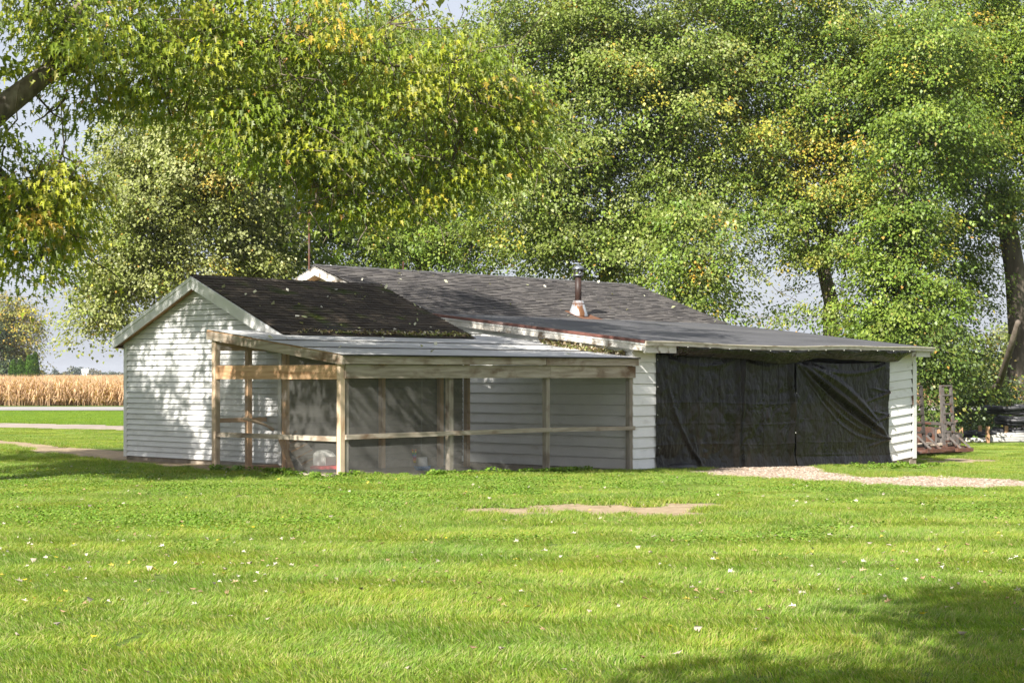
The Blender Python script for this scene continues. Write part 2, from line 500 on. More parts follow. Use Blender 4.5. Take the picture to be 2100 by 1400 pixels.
def mod_fn(o, px=0.004, seg=1):
    m = o.modifiers.new('bevel', 'BEVEL'); m.width = px; m.segments = seg; m.limit_method = 'ANGLE'
    return o


# ------------------------------------------------------------------ ground cover masks (photo rows and columns on the flat ground)
def pix(x, y):
    return 1050 + F * x / y, HOR + F * (CAMZ - zg(x, y)) / y


def vnoise(x, y, s, seed=0):
    """cheap vectorised value noise 0..1"""
    x = np.asarray(x) * s + seed * 17.3; y = np.asarray(y) * s - seed * 9.1
    xi = np.floor(x).astype(np.int64); yi = np.floor(y).astype(np.int64); fx = x - xi; fy = y - yi
    fx = fx * fx * (3 - 2 * fx); fy = fy * fy * (3 - 2 * fy)

    def h(a, b):
        n = (a * 374761393 + b * 668265263 + seed * 1442695041) & 0xffffffff
        n = ((n ^ (n >> 13)) * 1274126177) & 0xffffffff
        return ((n ^ (n >> 16)) & 0xffff) / 65535.0
    return (h(xi, yi) * (1 - fx) + h(xi + 1, yi) * fx) * (1 - fy) + (h(xi, yi + 1) * (1 - fx) + h(xi + 1, yi + 1) * fx) * fy


def fnoise(x, y, s, seed=0):
    return (vnoise(x, y, s, seed) + 0.5 * vnoise(x, y, s * 2.1, seed + 1) + 0.25 * vnoise(x, y, s * 4.3, seed + 2)) / 1.75


ELL = [(1070, 1053, 175, 11, 1.1), (1240, 1047, 220, 17, 1.1), (1400, 1040, 110, 9, 0.9), (735, 1081, 68, 6, 0.9), (540, 1041, 70, 7, 0.6), (500, 1016, 60, 9, 0.55),
       (1700, 1060, 60, 7, 0.6), (1990, 985, 150, 8, 0.7), (1930, 973, 160, 3, 0.6), (1960, 945, 110, 6, 0.8), (1890, 955, 60, 8, 0.9)]


def dirt_mask(x, y):
    px, py = pix(x, y)
    wob = (fnoise(x, y, 1.3, 5) - 0.5)
    d = np.zeros_like(np.asarray(px, float))
    for cx, cy, rx, ry, s in ELL:
        r = ((px - cx) / rx) ** 2 + ((py - cy) / ry) ** 2
        d = np.maximum(d, s * np.clip(1.25 - r + wob * 2.0 + (vnoise(x, y, 3.1, 13) - .5) * 1.3, 0, 1))
    # trodden strip along the shed front
    lo = np.interp(px, [-400, 0, 230, 330, 440, 470], [905, 913, 949, 962, 970, 974]) + wob * 14
    hi = np.interp(px, [-400, 0, 130, 257, 300], [893, 901, 914, 924, 900])
    s = np.clip((lo - py) / 3, 0, 1) * np.clip((py - hi) / 3, 0, 1) * (px < 455) * (y < 60)
    d = np.maximum(d, s)
    # inside the run and under the buildings
    u, v = (x - CX) * UX + (y - CY) * UY, (x - CX) * VX + (y - CY) * VY
    ins = (u > -7.38) & (u < 0.2) & (v > -0.05) & (v < 3.4)
    d = np.where(ins, 1.0, d)
    ins = ((u > -6.3) & (u < 0) & (v > 2.7) & (v < 7.7)) | ((u > -0.1) & (u < 10.6) & (v > -0.02) & (v < 12))
    d = np.where(ins, 1.0, d)
    return d


def gravel_mask(x, y):
    px, py = pix(x, y)
    wob = (fnoise(x, y, 1.6, 11) - 0.5)
    top = np.interp(px, [1380, 1440, 1520, 1660, 1700, 1760, 1900, 2100, 2400], [972, 966, 952, 950, 972, 978, 980, 985, 990]) + wob * 9
    bot = np.interp(px, [1380, 1430, 1560, 1700, 1850, 2100, 2400], [970, 974, 984, 992, 1004, 1006, 1006]) + wob * 7
    s = np.clip((py - top) / 2.5, 0, 1) * np.clip((bot - py) / 2.5, 0, 1) * (px > 1385)
    top2 = np.interp(px, [1500, 1650, 1760], [952, 948, 950]); bot2 = np.interp(px, [1500, 1650, 1760], [962, 956, 953]) + wob * 5
    s = np.maximum(s, np.clip((py - top2) / 2, 0, 1) * np.clip((bot2 - py) / 2, 0, 1) * (px > 1480) * (px < 1780))
    return s * (y > 15) * (y < 60)


def lane_mask(x, y):
    """the farm track and the road beyond, left of the shed"""
    px, py = pix(x, y)
    return ((py > np.interp(px, [-600, 0, 260, 900], [860, 868, 873, 880])) & (py < np.interp(px, [-600, 0, 260, 900], [868, 878, 884, 892])) & (y < 75)) | ((y > 98) & (y < 117))


# ------------------------------------------------------------------ ground sheet
def axis(parts):
    out = [parts[0][0]]
    for a, b, s in parts:
        n = max(1, int(round((b - a) / s))); out += list(np.linspace(a, b, n + 1)[1:])
    return np.array(out)


gx = axis([(-3000, -400, 400), (-400, -60, 30), (-60, -20, 2.0), (-20, -14, .5), (-14, 16, 0.2), (16, 60, 2.0), (60, 400, 30), (400, 3000, 400)])
gy = axis([(-300, -20, 40), (-20, 7, 1.5), (7, 46, 0.2), (46, 75, 0.5), (75, 130, 2.5), (130, 400, 30), (400, 4000, 300)])
GX, GY = np.meshgrid(gx, gy)
GZ = zg(GX, GY)
bumpy = (fnoise(GX, GY, 0.5, 21) - 0.5) * 0.05 * ((np.abs(GX) < 30) & (GY < 60))
uu, vv = (GX - CX) * UX + (GY - CY) * UY, (GX - CX) * VX + (GY - CY) * VY
near_b = (uu > -8) & (uu < 11.5) & (vv > -1.2) & (vv < 12.5)
GZ = GZ + np.where(near_b, 0, bumpy)
nx, ny = len(gx), len(gy)
idx = np.arange(nx * ny).reshape(ny, nx)
quads = np.stack([idx[:-1, :-1], idx[:-1, 1:], idx[1:, 1:], idx[1:, :-1]], -1).reshape(-1, 4)
me = raw_mesh('ground', np.stack([GX, GY, GZ], -1).reshape(-1, 3), quads.ravel(), np.full(len(quads), 4), MAT['ground'], smooth=True)
da = me.attributes.new('dirt', 'FLOAT', 'POINT')
DM = np.where((GY > 5) & (GY < 70), np.maximum(dirt_mask(GX, np.maximum(GY, 5)), gravel_mask(GX, np.maximum(GY, 5)) * 0.9), 0)
da.data.foreach_set('value', DM.astype(np.float32).ravel())
ground = link_mesh('ground', me); tag(ground, kind='structure')
ground['label'] = 'mown green lawn and flat farmland'


def strip(name, left, right, mat, lift=0.02):
    """a road sheet between two polylines of (x, y)"""
    v = []; f = []
    for (a, b) in zip(left, right):
        for (x, y) in (a, b):
            v.append((x, y, float(zg(x, y)) + lift))
    for i in range(len(left) - 1):
        f.append((2 * i, 2 * i + 1, 2 * i + 3, 2 * i + 2))
    me = bpy.data.meshes.new(name); me.from_pydata(v, [], f); me.materials.append(MAT[mat])
    return tag(link_mesh(name, me), kind='structure')


xs = np.linspace(-160, 160, 65)
strip('road', [(x, 101.5) for x in xs], [(x, 112.5) for x in xs], 'asphalt', 0.03)
tx = [GP(px, np.interp(px, [-600, 0, 260, 900], [860, 868, 873, 880])) for px in range(-600, 720, 60)]
tb = [GP(px, np.interp(px, [-600, 0, 260, 900], [868, 877, 884, 892])) for px in range(-600, 720, 60)]
strip('farm_track', [(p.x, p.y) for p in tb], [(p.x, p.y) for p in tx], 'track', 0.02)


# ------------------------------------------------------------------ scattering by geometry nodes (grass, gravel, corn)
def scatter_group(coll):
    ng = bpy.data.node_groups.new('scatter_' + coll.name, 'GeometryNodeTree')
    ng.interface.new_socket('Geometry', in_out='INPUT', socket_type='NodeSocketGeometry')
    ng.interface.new_socket('Geometry', in_out='OUTPUT', socket_type='NodeSocketGeometry')
    n = ng.nodes; l = ng.links
    gi = n.new('NodeGroupInput'); go = n.new('NodeGroupOutput')
    ip = n.new('GeometryNodeInstanceOnPoints')
    ci = n.new('GeometryNodeCollectionInfo'); ci.inputs['Collection'].default_value = coll
    ci.inputs['Separate Children'].default_value = True; ci.inputs['Reset Children'].default_value = True
    ip.inputs['Pick Instance'].default_value = True

    def na(nm, dt):
        a = n.new('GeometryNodeInputNamedAttribute'); a.data_type = dt; a.inputs['Name'].default_value = nm
        return a.outputs['Attribute']
    l.new(gi.outputs[0], ip.inputs['Points']); l.new(ci.outputs[0], ip.inputs['Instance'])
    l.new(na('pick', 'INT'), ip.inputs['Instance Index'])
    l.new(na('rot', 'FLOAT_VECTOR'), ip.inputs['Rotation'])
    l.new(na('scl', 'FLOAT_VECTOR'), ip.inputs['Scale'])
    l.new(ip.outputs[0], go.inputs[0])
    return ng


def scatter(name, pts, pick, rot, scl, coll, label, cat):
    me = bpy.data.meshes.new(name)
    me.vertices.add(len(pts)); me.vertices.foreach_set('co', np.asarray(pts, np.float32).ravel())
    a = me.attributes.new('pick', 'INT', 'POINT'); a.data.foreach_set('value', np.asarray(pick, np.int32))
    a = me.attributes.new('rot', 'FLOAT_VECTOR', 'POINT'); a.data.foreach_set('vector', np.asarray(rot, np.float32).ravel())
    a = me.attributes.new('scl', 'FLOAT_VECTOR', 'POINT'); a.data.foreach_set('vector', np.asarray(scl, np.float32).ravel())
    o = link_mesh(name, me)
    md = o.modifiers.new('scatter', 'NODES'); md.node_group = scatter_group(coll)
    return tag(o, label, cat, kind='stuff')


def proto_coll(name, meshes):
    c = bpy.data.collections.new(name)
    for i, m in enumerate(meshes):
        c.objects.link(bpy.data.objects.new('%s_%02d' % (name, i), m))
    return c


def blade_patch(name, size, n, h0, h1, w, lean, spread, cols, seed, mat='grass'):
    r = np.random.default_rng(seed)
    p = np.zeros((n, 3)); p[:, :2] = (r.random((n, 2)) - 0.5) * size
    h = r.uniform(h0, h1, n); a = r.random(n) * 2 * np.pi
    wd = np.stack([np.cos(a), np.sin(a), np.zeros(n)], -1) * (w * r.uniform(0.7, 1.3, n))[:, None] / 2
    tilt = np.array(lean)[None, :] + r.normal(0, spread, (n, 2))
    top = p + np.concatenate([tilt * h[:, None], h[:, None] * 1.0], 1)
    mid = p + np.concatenate([tilt * h[:, None] * 0.35, h[:, None] * 0.6], 1)
    v = np.stack([p - wd, p + wd, mid + wd * 0.8, mid - wd * 0.8, top], 1).reshape(-1, 3)
    b = np.arange(n)[:, None] * 5
    q = (b + np.array([[0, 1, 2, 3]])); t = (b + np.array([[3, 2, 4]]))
    flat = np.concatenate([q, t], 1).ravel(); cnt = np.tile([4, 3], n)
    cols = np.array(cols); ci = r.choice(len(cols), n, p=None)
    c = cols[ci] * r.uniform(0.75, 1.25, (n, 1))
    return raw_mesh(name, v, flat, cnt, MAT[mat], np.repeat(c, 5, 0))


GC = [(0.146, 0.254, 0.028), (0.176, 0.279, 0.038), (0.121, 0.218, 0.027), (0.202, 0.29, 0.049), (0.242, 0.295, 0.078), (0.302, 0.305, 0.144)]
PS = 0.6
gm = []
for i in range(3): gm.append(blade_patch('grass_patch', PS * 1.15, 1700, 0.022, 0.050, 0.0058, (0.5, 0.4), 0.5, GC, 10 + i))
for i in range(3): gm.append(blade_patch('grass_patch', PS * 1.15, 1700, 0.022, 0.050, 0.0058, (-0.5, -0.35), 0.5, GC, 20 + i))
GW = [(0.14, 0.23, 0.03), (0.19, 0.24, 0.05), (0.24, 0.24, 0.09), (0.11, 0.20, 0.025)]
for i in range(2): gm.append(blade_patch('grass_patch_thin', PS * 1.15, 380, 0.03, 0.075, 0.006, (0.1, 0.1), 0.7, GW, 30 + i))
for i in range(2): gm.append(blade_patch('grass_patch_far', 1.3, 2000, 0.04, 0.09, 0.010, (0.1, 0.1), 0.5, GC[:4] + GC[:1], 40 + i))
for i in range(3): gm.append(blade_patch('grass_tuft', 0.24, 110, 0.025, 0.065, 0.006, (0.1, 0.1), 0.7, GC, 45 + i))
gcoll = proto_coll('grass_patches', gm)

pts, pick, rot, scl = [], [], [], []


def add_patch(x, y, k, s=1.0, dz=0.0, jr=0.35):
    pts.append((x, y, float(zg(x, y)) + float((fnoise(x, y, 0.5, 21) - 0.5) * 0.05) * (0 if (-8 < UVof(x, y)[0] < 11.5 and -1.2 < UVof(x, y)[1] < 12.5) else 1) + dz))
    pick.append(k); rot.append((0, 0, random.uniform(-jr, jr))); scl.append((s, s, s * random.uniform(0.8, 1.2)))


yy = 7.6
while yy < 56:
    half = yy * 0.315 + 1.0
    xx = -half
    while xx < half:
        x = xx + random.uniform(-.12, .12); y = yy + random.uniform(-.12, .12)
        d = float(dirt_mask(x, y)); g = float(gravel_mask(x, y))
        band = math.sin((y + 0.06 * x + 0.35 * (float(fnoise(x, y, 0.35, 3)) - 0.5)) * 2 * math.pi / 1.9 + 1.6 * (float(fnoise(x, y, 0.12, 9)) - .5))
        uu_, vv_ = UVof(x, y)
        blocked = bool(lane_mask(x, y)) or (-7.6 < uu_ < 0.3 and -0.25 < vv_ < 3.6) or (-6.5 < uu_ < 0.4 and 2.6 < vv_ < 7.8) or (-0.3 < uu_ < 10.8 and -0.15 < vv_ < 12.3)
        ring = [max(float(dirt_mask(x + a_, y + b_)), float(gravel_mask(x + a_, y + b_))) for a_, b_ in ((.4, .4), (-.4, .4), (.4, -.4), (-.4, -.4))] if y > 15 else [0, 0]
        if not blocked and max(ring) - min(ring) > .2:
            for _ in range(16):                       # ragged border: single tufts
                x2, y2 = x + random.uniform(-.42, .42), y + random.uniform(-.42, .42)
                q_ = max(float(dirt_mask(x2, y2)), float(gravel_mask(x2, y2)))
                u2, v2 = UVof(x2, y2)
                if q_ < random.uniform(.1, .6) and not (-7.45 < u2 < 10.8 and -.1 < v2 < 12.2 and not (u2 < -6.3 and v2 > 3.4)):
                    add_patch(x2, y2, 10 + random.randrange(3), random.uniform(.9, 1.4), jr=3)
        elif not blocked and g < 0.3:
            if d < 0.3:
                k = (random.randrange(3) if band > random.uniform(-.9, .9) else 3 + random.randrange(3)) if y < 27 else (random.randrange(6))
                add_patch(x, y, k, dz=-0.004)
            elif d < 0.75:
                add_patch(x, y, 6 + random.randrange(2), jr=3)
        xx += PS * (0.93 if yy < 22 else 1.02)
    yy += PS * (0.93 if yy < 22 else 1.02)
# far lawns, left of the shed and right of the garage
for (x0, x1, y0, y1) in ((-34, -7, 56, 98), (9, 34, 56, 66)):
    y = y0
    while y < y1:
        x = max(x0, -0.33 * y - 1.5); xe = min(x1, 0.33 * y + 1.5)
        while x < xe:
            u_, v_ = UVof(x, y)
            if not ((-6.6 < u_ < 11 and -0.3 < v_ < 12.3) or bool(lane_mask(x, y)) or float(dirt_mask(x, y)) > 0.5 or float(gravel_mask(x, y)) > 0.3):
                add_patch(x + random.uniform(-.2, .2), y + random.uniform(-.2, .2), 8 + random.randrange(2), 1.1, jr=3.1)
            x += 1.25
        y += 1.25
nt_ = 26000
tx_ = RNG.uniform(-14, 16, nt_); ty_ = RNG.uniform(17, 50, nt_)
edge = np.maximum(dirt_mask(tx_, ty_), gravel_mask(tx_, ty_))
uq, vq = (tx_ - CX) * UX + (ty_ - CY) * UY, (tx_ - CX) * VX + (ty_ - CY) * VY
okk = (edge > .02) & (edge < RNG.uniform(.15, .8, nt_)) & (np.abs(tx_) < ty_ * .33) & ~((uq > -7.5) & (uq < 10.8) & (vq > -.08) & (vq < 12.2))
near_e = (RNG.random(nt_) < .05) & (np.abs(tx_) < ty_ * .33) & ~((uq > -7.6) & (uq < 10.8) & (vq > -.15) & (vq < 12.2)) & (edge < .2)
for x, y in zip(tx_[okk | near_e], ty_[okk | near_e]): add_patch(float(x), float(y), 10 + random.randrange(3), random.uniform(.7, 1.3), jr=3)
print('tufts', int((okk | near_e).sum()))
scatter('grass', pts, pick, rot, scl, gcoll, 'short mown green grass of the lawn', 'grass')
print('grass patches', len(pts))


# broad-leaved weeds and clover near the buildings
def weed_patch(name, n, size, ls, cols, seed, hmax=0.06):
    r = np.random.default_rng(seed)
    p = np.zeros((n, 3)); p[:, :2] = (r.random((n, 2)) - .5) * size; p[:, 2] = r.uniform(0.01, hmax, n)
    a = r.random(n) * 2 * np.pi; tl = r.uniform(0.1, 0.8, n)
    d = np.stack([np.cos(a) * np.cos(tl), np.sin(a) * np.cos(tl), np.sin(tl) * r.choice([-1, 1], n)], -1)
    s = np.stack([-np.sin(a), np.cos(a), r.normal(0, .25, n)], -1)
    L = (ls * r.uniform(0.6, 1.5, n))[:, None]
    v = np.stack([p - d * L * .5, p + s * L * .42 - d * L * .1, p + s * L * .34 + d * L * .35, p + d * L * .55, p - s * L * .34 + d * L * .35, p - s * L * .42 - d * L * .1], 1).reshape(-1, 3)
    flat = (np.arange(n)[:, None] * 6 + np.arange(6)[None, :]).ravel()
    cols = np.array(cols); c = cols[r.integers(0, len(cols), n)] * r.uniform(.75, 1.25, (n, 1))
    return raw_mesh(name, v, flat, np.full(n, 6), MAT['weed'], np.repeat(c, 6, 0))


WC = [(0.125, 0.225, 0.024), (0.16, 0.255, 0.03), (0.105, 0.195, 0.025), (0.20, 0.27, 0.05)]
wm = [weed_patch('weed_patch', 190, 0.75, 0.022, WC, 50 + i, .045) for i in range(3)] + [weed_patch('weed_tuft', 60, 0.28, 0.07, WC, 60 + i, 0.17) for i in range(2)]
wcoll = proto_coll('weed_patches', wm)
pts, pick, rot, scl = [], [], [], []
for _ in range(1500):
    px = random.uniform(-40, 2140); py = random.triangular(956, 1130, 985)
    p = GP(px, py)
    if float(gravel_mask(p.x, p.y)) > .2 or float(dirt_mask(p.x, p.y)) > .45: continue
    if float(fnoise(p.x, p.y, 0.6, 31)) + (1040 - py) / 420 + random.uniform(-.16, .16) < 0.52: continue
    add_patch(p.x, p.y, random.randrange(3), 1.0, jr=3)
for _ in range(150):   # taller growth along the foot of the run and the garage
    u_ = random.uniform(-8.0, 0.8); v_ = -random.uniform(0.02, 0.35)
    w_ = W(u_, v_); f_ = float(fnoise(u_, v_, 1.1, 44))
    if f_ > .42: add_patch(w_.x, w_.y, 3 + random.randrange(2), random.uniform(.22, .42) + (f_ - .42) * .7, jr=3)
for _ in range(40):
    v_ = random.uniform(0, 3.6); w_ = W(-7.4 - random.uniform(0.02, .3), v_); add_patch(w_.x, w_.y, 3 + random.randrange(2), random.uniform(.3, .65), jr=3)
for _ in range(60):
    w_ = W(random.uniform(6, 9.2), -random.uniform(0.3, 2.0)); 
    if float(gravel_mask(w_.x, w_.y)) < .2: add_patch(w_.x, w_.y, 3 + random.randrange(2), random.uniform(.3, .7), jr=3)
scatter('clover', pts, pick, rot, scl, wcoll, 'low clover and broad leaved weeds near the buildings', 'weeds')


# gravel
def pebble(name, seed, col):
    r = random.Random(seed)
    vs = []
    for th in (-0.6, 0.5):
        for k in range(5):
            a = k * 2 * math.pi / 5 + th; rr = r.uniform(.7, 1.1)
            vs.append((math.cos(a) * rr * math.cos(th), math.sin(a) * rr * math.cos(th), math.sin(th) * .8))
    vs += [(0, 0, -.6), (0, 0, r.uniform(.6, .8))]
    fs = []
    for k in range(5):
        j = (k + 1) % 5
        fs += [(k, j, 5 + j, 5 + k), (5 + k, 5 + j, 11), (j, k, 10)]
    flat = [i for f in fs for i in f]
    return raw_mesh(name, np.array(vs) * 0.022, flat, [len(f) for f in fs], MAT['pebble'], np.tile(col, (12, 1)))


gcol = [(0.31, 0.245, 0.185), (0.38, 0.315, 0.25), (0.235, 0.175, 0.13), (0.44, 0.38, 0.315), (0.17, 0.13, 0.10), (0.32, 0.24, 0.17)]
pcoll = proto_coll('pebbles', [pebble('pebble', i, gcol[i]) for i in range(6)])
N = 120000
px = RNG.uniform(1385, 2220, N); py = RNG.uniform(946, 1010, N)
Y = np.full(N, 30.0)
for _ in range(12):
    Y = (CAMZ - zg((px - 1050) / F * Y, Y)) * F / (py - HOR)
X = (px - 1050) / F * Y
keep = gravel_mask(X, Y) > RNG.uniform(.05, .9, N)
u_, v_ = (X - CX) * UX + (Y - CY) * UY, (X - CX) * VX + (Y - CY) * VY
keep &= ~((u_ > -.2) & (v_ > -0.05) & (v_ < 12) & (u_ < 10.7))
X, Y = X[keep][:42000], Y[keep][:42000]; n = len(X)
sc_ = RNG.uniform(.5, 1.9, n)
scatter('gravel', np.stack([X, Y, zg(X, Y) + 0.012], -1), RNG.integers(0, 6, n), RNG.uniform(-.5, .5, (n, 3)) + np.stack([np.zeros(n), np.zeros(n), RNG.uniform(0, 6, n)], -1),
        np.stack([sc_ * RNG.uniform(.8, 1.4, n), sc_, sc_ * .8], -1), pcoll, 'pale crushed stone gravel in front of the tarps', 'gravel')
print('pebbles', n)


# ------------------------------------------------------------------ cornfield
def corn_patch(name, seed):
    r = np.random.default_rng(seed); V = []; Fc = []; C = []
    for i in range(16):
        x, y = (r.random(2) - .5) * np.array([1.6, 1.6]); h = r.uniform(1.65, 1.9); b = len(V)
        lx, ly = r.normal(0, .06, 2)
        c = np.array([(0.49, 0.33, 0.205), (0.55, 0.385, 0.25), (0.44, 0.285, 0.175)][r.integers(3)])
        V += [(x - .02, y, 0), (x + .02, y, 0), (x + lx + .01, y + ly, h), (x + lx - .01, y + ly, h)]; Fc.append((b, b + 1, b + 2, b + 3)); C += [c * .9] * 4
        for k in range(9):
            a = r.random() * 6.28; z0 = h * r.uniform(.2, .95); L = r.uniform(.3, .6); b = len(V)
            dx, dy = math.cos(a), math.sin(a); cc = c * r.uniform(.7, 1.3)
            V += [(x - dy * .03, y + dx * .03, z0), (x + dy * .03, y - dx * .03, z0), (x + dx * L * .5 + dy * .03, y + dy * L * .5 - dx * .03, z0 + .12), (x + dx * L * .5 - dy * .03, y + dy * L * .5 + dx * .03, z0 + .12), (x + dx * L, y + dy * L, z0 - r.uniform(.1, .4))]
            Fc += [(b, b + 1, b + 2, b + 3), (b + 3, b + 2, b + 4)]; C += [cc] * 5
        b = len(V); V += [(x + lx - .015, y + ly, h * .9), (x + lx + .015, y + ly, h * .9), (x + lx, y + ly, h + .22)]; Fc.append((b, b + 1, b + 2)); C += [c] * 3
    return raw_mesh(name, np.array(V), [i for f in Fc for i in f], [len(f) for f in Fc], MAT['corn'], np.array(C))


ccoll = proto_coll('corn_patches', [corn_patch('corn_patch', 70 + i) for i in range(5)])
pts, pick, rot, scl = [], [], [], []
y = 117.5
while y < 420:
    stp = 1.1 if y < 135 else (2.0 if y < 220 else 3.5)
    x0, x1 = -0.36 * y - 10, (-2 if y > 150 else 30)
    x = x0
    while x < x1:
        if not (y > 185 and y < 230 and x < -52):
            pts.append((x + random.uniform(-.3, .3), y + random.uniform(-.3, .3), float(zg(x, y)) - .02))
            pick.append(random.randrange(5)); rot.append((0, 0, random.uniform(0, 6.28)))
            s = random.uniform(.93, 1.06) * (1 + .05 * math.sin(x * .3)); scl.append((max(1, stp / 1.5), max(1, stp / 1.5), s))
        x += stp
    y += stp
scatter('cornfield', pts, pick, rot, scl, ccoll, 'ripe tan cornfield beyond the road', 'cornfield')
print('corn', len(pts))

# ================================================================== BUILDINGS (local axes: u along the garage front, v away from it)
# ------------------------------------------------------------------ main building with lean-to garage
V_BRK, Z_BRK = 5.63, 2.93
V_RDG, Z_RDG = 8.70, 4.05
V_BACK, Z_BACK = 12.2, 2.78
Z_EAVE = 2.25
U0, U1 = 0.0, 10.47
main = empty('garage_building', 'long low white building with black tarps over its wide garage front', 'building', (0, 0, -0.3))


def main_top(v):
    return np.interp(v, [-0.42, V_BRK, V_RDG, V_BACK], [Z_EAVE, Z_BRK, Z_RDG, Z_BACK])


def vrange(z):
    """v interval of the gable-end wall that lies below the roof at height z"""
    t = z + 0.07
    lo = 0.0 if t <= float(main_top(0)) else float(np.interp(t, [Z_EAVE + .07, Z_BRK, Z_RDG], [0, V_BRK, V_RDG]))
    hi = float(np.interp(-t, [-Z_RDG, -Z_BACK], [V_RDG, V_BACK - .3]))
    return lo, hi


# wall cores
MB().slab([(0.03, 0.03, 2.1), (0.5, 0.03, 2.1), (0.5, 11.85, 2.1), (0.03, 11.85, 2.1)], 2.3).build('wall_core', 'paint', main)
core = MB()
prof = [(0.02, -.2), (11.8, -.2), (11.8, 2.72), (V_RDG, Z_RDG - .08), (V_BRK, Z_BRK - .08), (0.02, 2.16)]
for uu_ in (0.02, U1 - .02):
    core.poly([(uu_, v, z) for v, z in (prof if uu_ > 1 else prof[::-1])])
core.poly([(0.02, 11.8, -.2), (U1 - .02, 11.8, -.2), (U1 - .02, 11.8, 2.72), (0.02, 11.8, 2.72)][::-1])
core.build('wall', 'paint', main)
# dark-coloured panel stands in for the unlit garage depth, a few metres in
MB().box(0.1, U1 - .1, 5.4, 5.5, -.25, 2.8).build('darkness_panel', 'dark_inside', main)

EXPO = 0.203
i = 0
z = -0.18
while z < 3.9:
    z1 = z + EXPO
    lo0, hi0 = vrange(z); lo1, hi1 = vrange(z1)
    if hi0 - lo0 < .2: break
    if hi1 - lo1 < .05: lo1 = hi1 = (lo0 + hi0) / 2
    o = -0.036; t = -0.008
    jit = random.uniform(-.003, .003)
    m = MB().hexa([(o, lo0, z + jit + .014), (0.012, lo0, z + jit + .014), (0.012, hi0, z + jit + .014), (o, hi0, z + jit + .014), (t, lo1, z1 - .004), (0.012, lo1, z1 - .004), (0.012, hi1, z1 - .004), (t, hi1, z1 - .004)])
    m.build('siding_board', 'paint', main)
    z = z1
# left pier of the garage front
MB().box(0.0, .70, .010, .05, -.18, 2.16).build('pier_core', 'paint', main)
MB().box(9.10, 10.45, .010, .05, -.35, 2.1).build('pier_core', 'paint', main)
z = -0.18
while z < 2.15:
    z1 = min(z + EXPO, 2.16)
    tl = random.uniform(-.004, .004)
    MB().hexa([(-0.03, -.036, z + tl + .008), (0.70, -.036, z - tl + .008), (0.70, .012, z - tl + .008), (-0.03, .012, z + tl + .008), (-0.03, -.008, z1 - .004), (0.70, -.008, z1 - .004), (0.70, .012, z1 - .004), (-0.03, .012, z1 - .004)]).build('siding_board', 'paint', main)
    z += EXPO
# right pier, settled towards its outer... boards climb to the right
z = -0.345
k = 0
while z < 1.98:
    z1 = z + EXPO
    tl = 0.045
    m = 'paint_dirty' if k < 4 else 'paint'
    MB().hexa([(9.10, -.036, z - tl + .008), (10.32, -.036, z + tl + .008), (10.32, .014, z + tl + .008), (9.10, .014, z - tl + .008), (9.10, -.006, z1 - tl - .004), (10.32, -.006, z1 + tl - .004), (10.32, .014, z1 + tl - .004), (9.10, .014, z1 - tl - .004)]).build('siding_board', m, main)
    z = z1; k += 1
MB().box(10.33, 10.50, -.035, .03, -.33, 1.93).build('corner_board', 'paint', main)
MB().box(9.10, 10.50, -.012, .04, 1.90, 2.17).build('frieze_board', 'paint', main)
MB().box(10.30, 10.33, -.022, .02, -.2, 1.86).build('corner_gap', 'black_edge', main)
lt = MB()
for q in range(5):
    lt.lathe(10.31, -.045, [(.012, .92 + q * .045), (.018, .94 + q * .045), (.012, .96 + q * .045)], 8)
lt.build('chain', 'chain', main)
# foundation
MB().box(-0.01, 0.72, 0.0, .2, -.45, -.175).build('foundation', 'concrete', main)
MB().box(9.15, 10.2, 0.0, .2, -.75, -.30).build('foundation', 'concrete', main)
MB().box(10.2, 10.5, -.02, .25, -.75, -.27).build('foundation_block', 'concrete', main)
MB().box(0.0, .1, 0.2, 11.8, -.45, -.175).build('foundation', 'concrete', main)
# side wall trims under the lean-to rake: small vent hood and end blocks
MB().box(-.05, .0, .42, .56, 1.95, 2.10).build('vent_hood', 'paint', main)

# lean-to roof sheet (rolled roofing), slightly uneven
OVU, OVV = 0.13, -0.40
nu, nv = 60, 14
m = MB()
for j in range(nv + 1):
    for i in range(nu + 1):
        u = -OVU + (U1 + 2 * OVU) * i / nu; v = OVV + (V_BRK + .1 - OVV) * j / nv
        zz = Z_EAVE + (Z_BRK - Z_EAVE) * (v - OVV) / (V_BRK - OVV)
        sag = -0.045 * math.exp(-((u - 3.9) / 2.0) ** 2) * (1 - j / nv) + 0.012 * (mnoise.noise(Vector((u * .8, v * .6, 3))))
        m.v.append((u, v, zz + sag)); m.c.append((1, 1, 1))
for j in range(nv):
    for i in range(nu):
        a = j * (nu + 1) + i; m.f.append((a, a + 1, a + nu + 2, a + nu + 1))
rr = m.build('rolled_roofing', 'rolled', main, smooth=True)
md = rr.modifiers.new('thick', 'SOLIDIFY'); md.thickness = 0.03; md.offset = -1
# eave trim following the sag
ev = []
for i in range(41):
    u = -OVU - .01 + (U1 + 2 * OVU + .03) * i / 40
    ev.append((u, OVV - .015, Z_EAVE - 0.045 - 0.045 * math.exp(-((u - 3.9) / 2.0) ** 2) + .006 * math.sin(u * 2.1)))
m = MB()
for a, b in zip(ev[:-1], ev[1:]): m.bar(a, (b[0] + .001, b[1], b[2]), .03, .085)
m.build('eave_trim', 'eave_trim', main)
m = MB()
for a, b in zip(ev[:-1], ev[1:]): m.bar((a[0], a[1] - .012, a[2] + .04), (b[0] + .001, b[1] - .012, b[2] + .04), .055, .02)
m.build('drip_edge', 'eave_trim', main)
MB().box(-.12, .85, OVV + .02, OVV + .06, 2.03, 2.17).build('fascia_board', 'peeling', main)
MB().box(9.75, 10.58, OVV + .05, OVV + .09, 2.03, 2.17).build('fascia_board', 'peeling', main)
MB().box(-.1, 10.55, OVV + .06, .02, 2.13, 2.15).build('soffit', 'soffit_wood', main)
